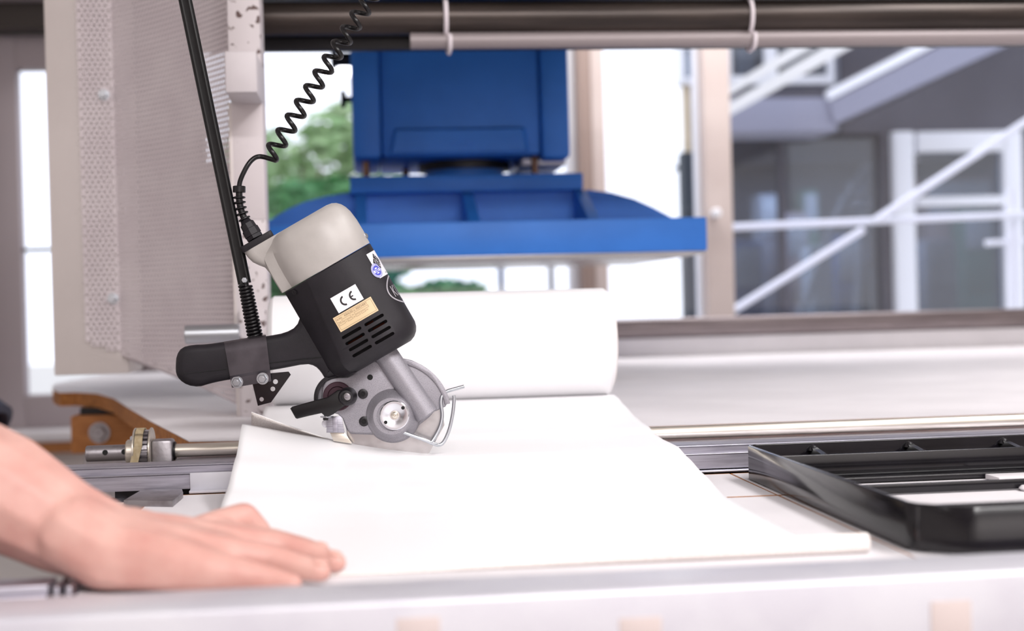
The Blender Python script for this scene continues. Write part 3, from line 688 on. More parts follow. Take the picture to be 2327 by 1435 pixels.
inner_m = mat('inner_sheet_shade', '#7d7476', .7)  # grey darkened to carry the shade behind the guard
ib = empty('inner_shade_sheets', (PY(400, 400, 2.56).x, 2.56, .12), 'inner machine sheet painted shadow dark, added behind the perforated guard', 'housing')
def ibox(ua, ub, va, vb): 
    bb = B(); box(bb, PY(ua, 400, 2.56).x, PY(ub, 400, 2.56).x, 2.56, 2.60, PY((ua + ub) / 2, vb, 2.56).z, PY((ua + ub) / 2, va, 2.56).z if va > -200 else 1.3); add('shade_sheet', bb, inner_m, ib)
ibox(300, 466, -999, 800); ibox(466, 590, -999, 112); ibox(466, 590, 372, 830)  # sheets added so the holes look into shade
guard = empty('perforated_guard', (PY(280, 500, GY).x, GY, .1), 'bent perforated sheet metal guard with round holes, left of post', 'guard')
PIT = .0093; ROW = PIT * .866; HR = .0027; TH = .0012
def perforate(bm, width, zbot, ztop, fn, zcut, n=10):
    """staggered round holes; fn(s, z, t) maps sheet distance to space, zcut(s) is the slanted lower edge"""
    nr = int((ztop - zbot) / ROW); nc = int(width / PIT)
    for r in range(nr):
        zc_ = zbot + (r + .5) * ROW; off = .5 * PIT if r % 2 else 0
        if off:
            for (a, c) in ((0, off), (off + (nc - 1) * PIT if True else 0, width)):
                if zc_ - ROW / 2 >= zcut((a + c) / 2): q = [fn(a, zc_ - ROW / 2, 0), fn(c, zc_ - ROW / 2, 0), fn(c, zc_ + ROW / 2, 0), fn(a, zc_ + ROW / 2, 0)]; bm.faces.new([bm.verts.new(p) for p in q])
        for c in range(nc - (1 if off else 0)):
            s = off + (c + .5) * PIT
            if zc_ - ROW / 2 < zcut(s): continue
            hx_, hz_ = PIT / 2, ROW / 2
            outer = [(1, 0), (1, 1), (0, 1), (-1, 1), (-1, 0), (-1, -1), (0, -1), (1, -1)]
            O = []; I = []; J = []
            for k, (ox, oz) in enumerate(outer):
                a = k * math.pi / 4
                O.append(bm.verts.new(fn(s + ox * hx_, zc_ + oz * hz_, 0)))
                I.append(bm.verts.new(fn(s + HR * math.cos(a), zc_ + HR * math.sin(a), 0)))
                J.append(bm.verts.new(fn(s + HR * math.cos(a), zc_ + HR * math.sin(a), TH)))
            for k in range(8):
                j = (k + 1) % 8
                bm.faces.new((O[k], O[j], I[j], I[k])); bm.faces.new((I[k], I[j], J[j], J[k]))
# flange facing the camera
fl0 = PY(184, 400, GY).x; fl1 = PY(268, 400, GY).x
fw = fl1 - fl0; ncol = round(fw / PIT); fw = ncol * PIT
dirf = V((1, 0, 0))
zfl = PY(205, 784, GY).z; zfr = PY(290, 808, GY).z
b = B(); perforate(b, fw, .085, 1.25, lambda s, z, t: V((fl0 + s, GY + t, z)), lambda s: zfl + (zfr - zfl) * s / fw); add('mounting_flange', b, perf, guard, recalc=False)
# side sheet coming forward to the post
e0 = V((fl0 + fw, GY, 0)); e1 = V((xc0 - .003, CY0 + .045, 0)); sd = (e1 - e0); sl = sd.length; sd.normalize(); sn = V((-sd.y, sd.x, 0))
nside = int(sl / PIT)
bulge = .012
def fs(s, z, t):
    k = s / sl; q = e0 + sd * s - sn * (-bulge * 4 * k * (1 - k)) * 1.0 + sn * t
    return V((q.x, q.y, z))
zcr = .045
def zcut_side(s): return zfr + (zcr - zfr) * s / sl
b = B(); perforate(b, nside * PIT, .04, 1.25, fs, zcut_side); add('side_sheet', b, perf, guard, recalc=False)
# bent lower lip along the slanted edge
b = B(); rows = []
for k in range(25):
    s = sl * k / 24; z = zcut_side(s) + .005
    p = fs(s, z, 0); rows.append((p, V((p.x, p.y, z)) + sn * .0 + V((0, 0, -.004)), p + sn * .02 + V((0, 0, -.016))))
for a, c in zip(rows, rows[1:]):
    for k in range(2):
        b.faces.new([b.verts.new(p) for p in (a[k], c[k], c[k + 1], a[k + 1])])
bmesh.ops.remove_doubles(b, verts=b.verts[:], dist=1e-6); add('lower_lip', b, perf, guard, recalc=False)
for (u, v) in ((236, 216), (257, 679)):
    b = B(); hexbolt(b, PY(u, v, GY - .0005), V((0, -1, 0)), .0068, .011); add('bolt', b, zinc, guard, label='shiny zinc plated bolt')
    b = B(); lathe(b, PY(u + 3, v - 1, GY - .0002), V((0, -1, 0)), [(0, .0125), (.0008, .0125)], 24); add('washer', b, perf, guard)

# ------------------------------------------------------------------ black steel frame on the right
die = empty('metal_tray', (.85, 1.19, 0), 'glossy black welded steel tray frame with long inner bars on the table', 'tray')
X0, X1, Y0, Y1, H = XJ + .004, 1.45, .953, 1.425, .035
cf, cb = .032, .012
outer = [(X0, Y1 - cb), (X0 + cb * .3, Y1 - cb * .3), (X0 + cb, Y1), (X1, Y1), (X1, Y0), (X0 + cf * 1.25, Y0), (X0 + cf * .95, Y0 + .004), (X0 + .004, Y0 + cf * .9), (X0, Y0 + cf * 1.2)]
inner = inset2d(outer, .0045)
b = B(); n = len(outer)
ro = [V((x, y, .0012)) for x, y in outer]; ro2 = [V((x, y, H - .0008)) for x, y in outer]; rt = [V((x, y, H)) for x, y in inset2d(outer, .0008)]
ri = [V((x, y, H)) for x, y in inset2d(outer, .0037)]; ri2 = [V((x, y, H - .0008)) for x, y in inner]; ri3 = [V((x, y, .0012)) for x, y in inner]
loft(b, [ro, ro2, rt, ri, ri2, ri3, ro], cap=False); bmesh.ops.remove_doubles(b, verts=b.verts[:], dist=1e-7)
add('frame_wall', b, black_pt, die, ang=50)
for y, h in ((1.375, .0275), (1.268, .010), (.983, .0335)):
    b = B(); box(b, X0 + .0046, X1 - .005, y - .003, y + .003, .0012, h, .0006); add('inner_bar', b, black_pt, die)
b = B(); box(b, X0 + .0046, X1 - .005, 1.350, 1.3716, .0012, .006, .0006); add('foot_strip', b, black_pt, die)
for x in (.455, .557, .659, .761, .863, .965):
    for ya, yb_, za, zb_2 in ((1.3785, 1.4203, .026, .031), (.9577, .9798, .029, .029)):
        if yb_ < 1 and x not in (.557, .761, .965): continue
        b = B(); loft(b, [[V((xx, ya, .004)), V((xx, yb_, .004)), V((xx, yb_, zb_2)), V((xx, ya, za))] for xx in (x - .003, x + .003)]); r_ = add('spacer_rib', b, black_pt, die)
        for yy, zz in ((ya + .001, za), (yb_ - .001, zb_2)):
            b = B(); lathe(b, V((x, yy, zz - .002)), V((0, 0, 1)), [(-.002, .006), (.001, .005), (.003, .003), (.0038, .0005)], 10); add('weld_bead', b, black_mt, r_)
b = B(); q = PZ(2196, 1074, .002); box(b, q.x, 1.3, 1.315, 1.346, .0006, .0055, .0006); o = add('white_offcut', b, white_lam); setp(o, 'thin white offcut strip lying between the black frame bars', 'strip')
b = B(); q = PZ(2322, 1112, .002); cyl(b, (q.x + .006, q.y, .0006), (q.x + .006, q.y, .005), .008, 24, bev=.002); o = add('round_pad', b, white_lam); setp(o, 'small white round pad by the third black bar at the picture edge', 'pad')

# ------------------------------------------------------------------ roll of white coated fabric and the sheet drawn off it
XL, XR = -.1300, .3285
RYc, RR = 1.905, .0735
RZc = .0565 + RR
mr = empty('fabric_roll', (.1, RYc, zS), 'white coated fabric roll with its sheet drawn out over the table', 'roll')
b = B(); xa = PY(607, 800, RYc - .05).x; xb = PY(1391, 790, RYc - .02).x
lathe(b, V((xa, RYc, RZc)), V((1, 0, 0)), [(0.0, .02), (0.001, RR - .009), (.003, RR - .004), (.008, RR)] + [(xb - xa - .008, RR), (xb - xa - .003, RR - .004), (xb - xa - .001, RR - .009), (xb - xa, .02)], 96)
add('roll', b, white_sheet, mr)
b = B()
for k in range(6):
    rr_ = RR - .012 - k * .009
    tube(b, [V((xb + .0003, RYc + rr_ * math.cos(a * math.pi / 24), RZc + rr_ * math.sin(a * math.pi / 24))) for a in range(48)], .0006, 6, closed=True)
add('layer_edges', b, fab_back, mr)
b = B(); cyl(b, (xa - .004, RYc, RZc), (xb + .004, RYc, RZc), .02, 28); add('core_tube', b, mdf, mr)
for dy in (-.03, .03):
    b = B(); z_ = .0470 if dy > 0 else .0490; cyl(b, (xa + .01, RYc + dy, z_), (xb - .09, RYc + dy, z_), .009, 20); add('support_roller', b, steel, rb)
b = B()
for xx in (xa + .004, xb - .1): box(b, xx, xx + .012, RYc - .04, RYc + .04, zS, zS + .022, .001)
add('roller_bearer', b, steel_dark, rb)

def lerp_tab(tab_, t):
    if t <= tab_[0][0]: return tab_[0][1]
    for (a, za), (c, zc_) in zip(tab_, tab_[1:]):
        if t <= c:
            k = (t - a) / (c - a); k = k * k * (3 - 2 * k) * .5 + k * .5
            return za + (zc_ - za) * k
    return tab_[-1][1]
YCUT = 1.517
NX = 72
xs = [XL + (XR - XL) * i / NX for i in range(NX + 1)]
def liftk(x, x1=.055):
    k = max(0., (x1 - x) / (x1 - XL)); return k
# from the roll down to the cut
back_tab = [(1.517, .0293), (1.56, .0296), (1.604, .0315), (1.64, .0372), (1.675, .0388), (1.72, .0425), (1.80, .0528), (1.84, .0588), (1.872, .0606), (1.905, .0566)]
rows = []
ys = [1.905 - .006 * i for i in range(int((1.905 - YCUT) / .006) + 1)] + [YCUT]
for y in ys:
    r = []
    for x in xs:
        z = lerp_tab(back_tab, y)
        k = liftk(x, .035); f = max(0, 1 - (y - YCUT) / .085); z += .050 * k ** 1.35 * f ** 1.6
        r.append(V((x + .010 * k * f, y, z)))
    rows.append(r)
back_rows = rows
# cut piece: from the cut over the rail front, down to the table, to the curled front edge
right_tab = [(.99, .00095), (1.22, .00095), (1.29, .0018), (1.37, .0130), (1.44, .0225), (1.487, .0290), (1.517, .0293)]
left_tab = [(.99, .00095), (1.12, .00095), (1.2, .0030), (1.33, .0185), (1.43, .0400), (1.517, .0672)]
mid_tab = [(.99, .00095), (1.17, .00095), (1.26, .0030), (1.36, .0150), (1.45, .0245), (1.487, .0287), (1.517, .0293)]
rows = []
ys = [YCUT - .0065 * i for i in range(int((YCUT - .99) / .0065) + 1)]
for y in ys:
    r = []
    for x in xs:
        k = liftk(x, .07); g = max(0, (x - .07) / (XR - .07))
        z = lerp_tab(mid_tab, y) * (1 - g) + lerp_tab(right_tab, y) * g
        z += (lerp_tab(left_tab, y) - lerp_tab(mid_tab, y)) * k ** 1.25
        z += .0012 * math.sin(x * 31 + y * 9) * max(0, min(1, (y - 1.1) * 4)) * max(0, min(1, (1.45 - y) * 8)) * (.3 + k)
        fl_ = max(0., (1.09 - y) / .1); xx = x + .028 * fl_ ** 2 * max(0, (x - .1) / .23) ** 2
        r.append(V((xx, y, z)))
    rows.append(r)
# curl
cr = .0062; base = rows[-1]
for a in range(15, 286, 15):
    th = math.radians(a); r = []
    for i, p in enumerate(base):
        g = i / NX; c_ = cr * (.06 + .94 * max(0, min(1, (p.x - .03) / .2)))
        r.append(V((p.x, p.y - math.sin(th) * c_, .00095 + c_ * (1 - math.cos(th)))))
    rows.append(r)
bm = B(); Rb = [[bm.verts.new(p) for p in r] for r in back_rows]
Rf = [[(Rb[-1][i] if (k == 0 and xs[i] > .064) else bm.verts.new(p)) for i, p in enumerate(r)] for k, r in enumerate(rows)]
for R in (Rb, Rf):
    for a, c in zip(R, R[1:]):
        for i in range(NX): bm.faces.new((a[i], a[i + 1], c[i + 1], c[i]))
sheet = add('drawn_sheet', bm, white_sheet, mr, ang=80, recalc=False)
sheet.data.materials.append(fab_back)
if sheet.data.polygons[NX * 20 + NX // 2].normal.z < 0: sheet.data.flip_normals()
s_ = sheet.modifiers.new('thick', 'SOLIDIFY'); s_.thickness = .0009; s_.offset = -1; s_.material_offset = 1; s_.material_offset_rim = 0

# ------------------------------------------------------------------ hand-held cutter
TD = 1.50; S = TD / F
def T(u, v, h=0): return PD(u, v, TD - h * S)
TM = Mc.copy(); hubp = T(895, 945, 0)
for i in range(3): TM[i][3] = hubp[i]
cut = empty('fabric_cutter', hubp, 'dark grey electric round knife cutter with pale motor cap cutting white sheet', 'cutter', M=TM)
TO = -FW  # towards the camera
def BD(a, bb_, c): return T(743 + a * .866 + bb_ * .5, 608 - a * .5 + bb_ * .866, c)
def selip(A, C, n, t):
    ct, s_ = math.cos(t), math.sin(t)
    return (A * abs(ct) ** (2 / n) * (1 if ct >= 0 else -1), C * abs(s_) ** (2 / n) * (1 if s_ >= 0 else -1))
def right_half(A, C, n, tmax=90, m=26): return [selip(A, C, n, math.radians(-tmax + 2 * tmax * k / m)) for k in range(m + 1)]
def sec_body(bq):
    br = -52 - 26 * bq / 240
    R_ = right_half(112, 105, 2.7)
    return R_ + [(br, 104), (br - 6, 101), (-106, 50), (-112, 40), (-112, -40), (-106, -50), (br - 6, -101), (br, -104)]
rings = []
for bq, d in ((1, 3), (3, 0), (60, 0), (120, 0), (180, 0), (206, 0), (217, 3), (227, 9), (235, 18), (240, 30)):
    q = sec_body(bq); q = inset2d(q, d) if d else q
    rings.append([BD(a, bq, c) for a, c in q])
b = B(); loft(b, rings); bmesh.ops.recalc_face_normals(b, faces=b.faces[:])
house = add('motor_housing', b, black_pl, cut, ang=28)
# cooling slots cut into the housing
cb_ = B()
for row in range(4):
    for a0, a1 in ((-51, -1), (8, 58)):
        bc = 157 + 16 * row; r_ = 3.7
        P = [(a1 - r_ + r_ * math.cos(t), bc + r_ * math.sin(t)) for t in [math.radians(-90 + 22.5 * k) for k in range(9)]] + [(a0 + r_ + r_ * math.cos(t), bc + r_ * math.sin(t)) for t in [math.radians(90 + 22.5 * k) for k in range(9)]]
        prism(cb_, P, 70, 125, BD)
cutter_o = add('slot_tool', cb_, None, cut)
mod = house.modifiers.new('slots', 'BOOLEAN'); mod.operation = 'DIFFERENCE'; mod.object = cutter_o; mod.solver = 'EXACT'
dg = bpy.context.evaluated_depsgraph_get(); dg.update()
me2 = bpy.data.meshes.new_from_object(house.evaluated_get(dg)); house.modifiers.clear(); house.data = me2
bpy.data.objects.remove(cutter_o)
for p in me2.polygons: p.use_smooth = True
me2.set_sharp_from_angle(angle=math.radians(28))
b = B()
for bc, a0, a1 in ((173, -45, -8), (173, 20, 50), (157, 12, 30)):
    tube(b, [BD(a0, bc + 1.5, 74), BD(a1, bc + 1.5, 74)], .0012, 8)
add('copper_winding', b, copper, cut)
# pale cap
def sec_cap():
    R_ = right_half(112, 106, 2.5)
    return R_ + [(-40, 102), (-66, 88), (-82, 66), (-92, 46), (-116, 38), (-118, 34), (-118, -34), (-116, -38), (-92, -46), (-82, -66), (-66, -88), (-40, -102)]
rings = []
for bq, d in ((0, 0), (-30, -1.5), (-60, -1), (-84, 2), (-97, 6), (-108, 12), (-116, 20), (-121, 30), (-123, 42)):
    q = sec_cap(); q = inset2d(q, d) if d else q
    rings.append([BD(a, bq, c) for a, c in q])
b = B(); loft(b, rings)
def rr_sec(a0, a1, c0, r_, m=6):
    o_ = []
    for (ca, cc, t0) in ((a1 - r_, c0 - r_, 0), (a0 + r_, c0 - r_, 90), (a0 + r_, -c0 + r_, 180), (a1 - r_, -c0 + r_, 270)):
        for k in range(m + 1): t = math.radians(t0 + 90 * k / m); o_.append((ca + r_ * math.cos(t), cc + r_ * math.sin(t)))
    return o_
rings = []
for bq, a0, a1, c0 in ((-123, -146, -40, 36), (-108, -144, -40, 36), (-94, -140, -50, 36), (-82, -132, -60, 34), (-70, -122, -70, 33), (-50, -118.5, -80, 33)):
    rings.append([BD(a, bq, c) for a, c in rr_sec(a0, a1, c0, 20)])
loft(b, rings); add('motor_cap', b, cap_m, cut, ang=35, label='pale grey motor cap')
# gland plate, gland
b = B(); prism(b, rr_sec(-149, -68, 37, 8, 3), 123, 138, lambda a, c, h: BD(a, -h, c), 1.5, 2); add('gland_plate', b, black_pl, cut)
b = B(); g0 = BD(-108, -138, 0); gd = BD(-108, -180, 0) - g0; s1 = S
lathe(b, g0, gd, [(0, 20 * s1), (8 * s1, 20 * s1), (8.5 * s1, 18.5 * s1)], 6); lathe(b, g0 + gd.normalized() * 9 * s1, gd, [(0, 20 * s1), (16 * s1, 19.5 * s1), (17 * s1, 17.5 * s1), (30 * s1, 16.5 * s1), (33 * s1, 13 * s1), (44 * s1, 9 * s1)], 8)
add('cable_gland', b, black_pl, cut)
b = B(); lathe(b, BD(112, -18, 25), BD(140, -20, 40) - BD(112, -18, 25), [(-4 * S, 7 * S), (1.5 * S, 7 * S), (2 * S, 4.5 * S), (4 * S, 4 * S)], 14); add('cap_screw', b, zinc, cut, label='small silver screw')
b = B(); lathe(b, BD(-92, 12, 68), BD(-112, 12, 100) - BD(-92, 12, 68), [(-3 * S, 6 * S), (2 * S, 6 * S), (2.2 * S, 3 * S), (1 * S, 2.5 * S)], 14); add('housing_screw', b, black_mt, cut)
# handle
hp = [(399, 834), (401, 808), (413, 790), (438, 784), (470, 783), (512, 777), (560, 770), (610, 764), (648, 757), (674, 743), (684, 716), (674, 692), (662, 676), (720, 690), (800, 835), (788, 853), (764, 858), (739, 862), (729, 845), (716, 832), (696, 827), (640, 838), (610, 843), (530, 862), (500, 867), (475, 873), (452, 880), (426, 876), (408, 864), (400, 850)]
hp = smooth2d(hp, 1)
b = B(); prism(b, hp, -40, 40, lambda u, v, h: T(u, v, h), 17, 4); add('handle', b, black_pl, cut, ang=45)
b = B()
tube(b, [T(416, 851, 39.4), T(514, 840, 40.2)], .00045, 5); tube(b, [T(612, 826, 40.2), T(737, 812, 40.2), T(746, 820, 40.2), T(760, 846, 40)], .00045, 5)
add('handle_seam', b, dark, cut)
# gear head
ghp = [(716, 905), (719, 885), (729, 868), (745, 859), (768, 855), (800, 856), (818, 830), (850, 812), (880, 800), (905, 800), (912, 814), (935, 819), (958, 830), (980, 846), (996, 866), (1010, 892), (1017, 916), (1012, 925), (985, 937), (976, 948), (956, 964), (925, 981), (898, 990), (850, 989), (797, 987), (787, 975), (778, 950), (772, 939), (745, 939), (727, 930), (718, 918)]
b = B(); prism(b, ghp, 2, 15, lambda u, v, h: T(u, v, h), 3, 3); gear = add('gear_housing', b, cast, cut, ang=40, label='grey cast gear housing')
b = B(); fp = [(733, 868), (760, 858), (800, 856), (818, 828), (852, 812), (888, 860), (920, 930), (905, 982), (850, 986), (797, 985), (788, 975), (776, 944), (745, 936), (730, 925)]
prism(b, smooth2d(fp, 1), 12, 25, lambda u, v, h: T(u, v, h), 4, 3); add('face_plate', b, cast, gear, ang=40)
b = B(); pA, pB = T(868, 792, 24), T(972, 946, 24); lathe(b, pA, pB - pA, [(0, 27 * S), ((pB - pA).length - 3 * S, 27 * S), ((pB - pA).length, 24 * S)], 40); add('drive_tube', b, cast, gear)
b = B(); rimp = [V((895 + 131 * math.cos(math.radians(t)), 945 - 131 * math.sin(math.radians(t)))) for t in range(12, 84, 4)] + [V((895 + 119 * math.cos(math.radians(t)), 945 - 119 * math.sin(math.radians(t)))) for t in range(80, 10, -4)]
prism(b, [tuple(p) for p in rimp], 4, 20, lambda u, v, h: T(u, v, h), 2, 2); add('guard_rim', b, cast, gear)
b = B(); lathe(b, T(893, 944, 14), TO, [(0, 63 * S), (10 * S, 61 * S), (16 * S, 56 * S), (21 * S, 50 * S), (33 * S, 45 * S), (37 * S, 41 * S), (37.2 * S, 33 * S), (33 * S, 33 * S)], 56); add('bearing_boss', b, cast, gear)
b = B(); lathe(b, T(897, 944, 45), TO, [(0, 33 * S), (8 * S, 33 * S), (10 * S, 31 * S), (10.2 * S, 20 * S), (7 * S, 15 * S), (7 * S, 9.5 * S)], 56); hub = add('hub_cap', b, hub_m, gear, label='bright turned hub cap')
b = B(); lathe(b, T(897, 944, 51), TO, [(0, 10 * S), (3 * S, 9.5 * S), (3.1 * S, 8 * S), (6 * S, 6 * S), (7 * S, 3 * S), (5 * S, 2 * S)], 24); add('hub_screw', b, steel, gear)
b = B()
for u, v in ((915.8, 927.5), (876.6, 960.4)): lathe(b, T(u, v, 54), TO, [(0, 4 * S), (1.4 * S, 4 * S)], 16)
add('pin_hole_shade', b, dark, gear)  # holes drawn as dark discs, their shade is only colour
for u, v in ((824.8, 895.7), (827.2, 958.4)):
    b = B(); lathe(b, T(u, v, 25.6), TO, [(0, 11.2 * S), (1.6 * S, 11.2 * S), (2.4 * S, 10 * S), (2.4 * S, 5.2 * S), (-1 * S, 5 * S)], 28); o = add('socket_screw', b, black_mt, cut, label='black socket screw')
    b = B(); lathe(b, T(u, v, 25.4), TO, [(0, 5 * S), (.6 * S, 5 * S)], 6); add('hex_socket_shade', b, dark, o)  # dark hexagon paints the shade inside the socket
b = B(); lathe(b, T(841, 858, 24.5), TO, [(0, 6.4 * S), (.9 * S, 6.4 * S)], 20); add('oil_hole_shade', b, dark, gear)  # dark disc painted as the shaded hole
# grinding ring and lever
b = B(); lathe(b, T(768, 901, 22), TO, [(0, 33 * S), (7 * S, 33 * S), (9 * S, 31 * S), (9 * S, 23 * S), (4.5 * S, 21 * S), (4.4 * S, 0)], 48); add('grinding_ring', b, purple, cut, label='dark purple grinding ring')
b = B(); arc = [(770 + r_ * math.cos(math.radians(t)), 905 - r_ * math.sin(math.radians(t))) for r_, tt in ((57, range(95, 200, 6)), (47.5, range(197, 92, -6))) for t in tt]
prism(b, arc, 4, 30, lambda u, v, h: T(u, v, h), 1.5, 2); add('ring_cover', b, black_pl, cut)
lev = [(659.4, 929), (664, 924.8), (714, 910.9), (743.5, 903.5), (767.5, 886.9), (783, 886), (800, 912), (776.8, 927.5), (758, 942), (745, 948), (738, 946), (730.6, 939.6), (701, 946), (675, 952.5), (671.4, 950.6)]
b = B(); prism(b, lev, 34, 50, lambda u, v, h: T(u, v, h), 3, 3); lever = add('clamp_lever', b, black_gl, cut, ang=35, label='black clamping lever')
b = B(); lathe(b, T(791, 901, 24), TO, [(0, 21 * S), (24 * S, 20 * S), (36 * S, 16.5 * S), (40 * S, 15 * S), (40.5 * S, 10.5 * S), (36 * S, 10 * S)], 36); add('pivot_knob', b, black_mt, lever)
b = B(); lathe(b, T(791, 901, 58), TO, [(0, 9 * S), (4 * S, 9 * S), (4.6 * S, 8 * S)], 24); add('slotted_screw', b, steel_dark, lever)
b = B(); prism(b, [(784.6, 902.2), (784.4, 900.4), (799, 898.6), (799.2, 900.4)], 62.6, 63.1, lambda u, v, h: T(u, v, h)); add('screw_slot', b, alu, lever)
# foot with washer
b = B(); prism(b, [(742, 952), (742, 984), (783, 984), (776, 946), (757, 947)], 2, 22, lambda u, v, h: T(u, v, h), 1, 2); foot = add('guide_foot', b, alu, cut)
b = B(); prism(b, [(755, 950), (757, 983.5), (768, 983.5), (766, 947.5)], 20, 26, lambda u, v, h: T(u, v, h), 1, 2); add('foot_rib', b, alu_dark, foot)
b = B(); prism(b, [(750, 984), (758, 1003), (800, 1009), (784, 984)], 4, 16, lambda u, v, h: T(u, v, h), 1, 2); add('foot_toe', b, steel, foot)
b = B(); q = T(743, 949, 14); lathe(b, q, UP, [(0, 15 * S), (3 * S, 15 * S)], 28); lathe(b, q + UP * 3 * S, UP, [(0, 8 * S), (4 * S, 7 * S)], 6); add('washer', b, zinc, foot)
b = B(); lathe(b, T(743, 955, 14), UP, [(0, 9 * S), (6 * S, 9 * S)], 20); add('set_nut', b, black_mt, foot)
b = B(); lathe(b, T(741, 963, 6), TO, [(0, 9 * S), (5 * S, 9 * S), (6 * S, 8 * S)], 24); add('foot_disc', b, alu_white, foot)
# blade (ten-sided) with ground edge
b = B(); N = 10; c0 = T(895, 945, -4); Rb = 117 * S
def pol(r_, h, n, ph=0): return [T(895 + r_ * math.cos(2 * math.pi * k / n + ph), 945 + r_ * math.sin(2 * math.pi * k / n + ph), h) for k in range(n)]
ph = math.radians(46.7)
loft(b, [pol(14, -5.6, N, ph), pol(98, -5.6, N, ph), pol(117, -4.4, N, ph), pol(117, -4.1, N, ph), pol(98, -3, N, ph), pol(14, -3, N, ph)]); add('round_knife', b, blade_m, cut, ang=12, label='ten sided steel knife blade')
# wire finger guard
b = B(); W1 = [(896, 976, 40), (930, 988, 38), (963, 1000, 34), (985, 1009, 28), (998, 1012, 22), (1009, 1004, 19), (1021, 977, 16), (1029, 940, 14), (1032, 908, 12), (1031, 899, 12)]
tube(b, smooth_path([T(*p) for p in W1], 5), .0019, 10)
W2 = [(1054, 879, -8), (1036, 884, 0), (1016, 890, 8), (1006, 898, 14), (1002, 914, 17), (1005, 945, 19), (1000, 970, 22), (989, 993, 26), (980, 1006, 30)]
tube(b, smooth_path([T(*p) for p in W2], 5), .0019, 10); add('finger_guard', b, zinc, cut, label='bent steel wire finger guard')

# labels on the housing
fr_tab = []
p_prev = None; s_ = 0
for k in range(0, 241):
    t = math.radians(90 - k * .75); a, c = selip(112, 105, 2.7, t)
    if p_prev: s_ += math.hypot(a - p_prev[0], c - p_prev[1])
    fr_tab.append((s_, a, c)); p_prev = (a, c)
def surf(s, off=.6):
    if s <= 0: return (s, 105 + off)
    for (s0, a0, c0), (s1_, a1, c1) in zip(fr_tab, fr_tab[1:]):
        if s <= s1_:
            k = (s - s0) / (s1_ - s0); dx, dy = a1 - a0, c1 - c0; L = math.hypot(dx, dy)
            return (a0 + dx * k - dy / L * off, c0 + dy * k + dx / L * off)
    return (fr_tab[-1][1], fr_tab[-1][2])
def s_of_a(a):
    for s, aa, c in fr_tab:
        if aa >= a: return s
def LB(s, bq, off=.6):
    if s < 0: a, c = s, 105 + s / 52 + off
    else: a, c = surf(s, off)
    return BD(a, bq, c)
def quadpatch(bm, s0, s1_, b0, b1, off, n=8):
    vs = [[bm.verts.new(LB(s0 + (s1_ - s0) * i / n, bb_, off)) for i in range(n + 1)] for bb_ in (b0, b1)]
    for i in range(n): bm.faces.new((vs[0][i], vs[0][i + 1], vs[1][i + 1], vs[1][i]))
def textpatch(bm, body, s0, bq, size, off, sx_=1.0, align='LEFT', bold=0):
    vs, fs_ = text2d(body, size, align, bold)
    flat(bm, vs, fs_, lambda x, y: LB(s0 + x * sx_, bq - y, off))
def arcpatch(bm, s0, bq, r0_, r1_, t0, t1, off, n=20):
    A = [[bm.verts.new(LB(s0 + r_ * math.cos(math.radians(t0 + (t1 - t0) * k / n)), bq - r_ * math.sin(math.radians(t0 + (t1 - t0) * k / n)), off)) for k in range(n + 1)] for r_ in (r0_, r1_)]
    for k in range(n): bm.faces.new((A[0][k], A[0][k + 1], A[1][k + 1], A[1][k]))
sa = s_of_a
b = B(); quadpatch(b, -29, sa(36), 65, 104, .7); ce = add('approval_sticker', b, sticker_w, cut, label='white sticker with black mark')
b = B()
for s0 in (-1.5, 22): arcpatch(b, s0, 85.2, 8.0, 12.0, 95, 265, 1.1)
vsb = [LB(22 - 9.5, 83.7, 1.1), LB(22 - 2.5, 83.7, 1.1), LB(22 - 2.5, 86.7, 1.1), LB(22 - 9.5, 86.7, 1.1)]; b.faces.new([b.verts.new(p) for p in vsb])
add('printed_mark', b, ink, ce, recalc=False)
b = B(); quadpatch(b, -46.5, sa(52), 107, 143.5, 1.2); tp = add('type_plate', b, brass_l, cut, label='gold coloured type plate')
b = B(); e = sa(52)
for q in ((-43.5, e - 3, 110, 110.6), (-43.5, e - 3, 140, 140.6), (-43.5, -42.9, 110, 140.6), (e - 3.6, e - 3, 110, 140.6)): quadpatch(b, *q, 1.6, 10)
textpatch(b, 'KURIS', -41, 117.2, 5.6, 1.6, .9); textpatch(b, 'KRAUSS u. REICHERT', -21, 117.2, 7.4, 1.6, .86)
def outline(s0, s1_, b0, b1, w_=.5):
    for q in ((s0, s1_, b0, b0 + w_), (s0, s1_, b1 - w_, b1), (s0, s0 + w_, b0, b1), (s1_ - w_, s1_, b0, b1)): quadpatch(b, *q, 1.6, 6)
textpatch(b, 'Type', -41.5, 124, 4, 1.6); outline(-31, -8, 119.5, 124.6); textpatch(b, 'Nr.', -5, 124, 4, 1.6); outline(2, 38, 119.5, 124.6)
outline(-41.5, -26, 126, 130.6); textpatch(b, 'V', -24, 130, 4, 1.6); outline(-19, -6, 126, 130.6); textpatch(b, 'W', -4, 130, 4, 1.6); outline(2, 13, 126, 130.6); outline(16, 27, 126, 130.6); textpatch(b, 'Hz', 29, 130, 4, 1.6)
add('plate_lettering', b, ink_br, tp, recalc=False)
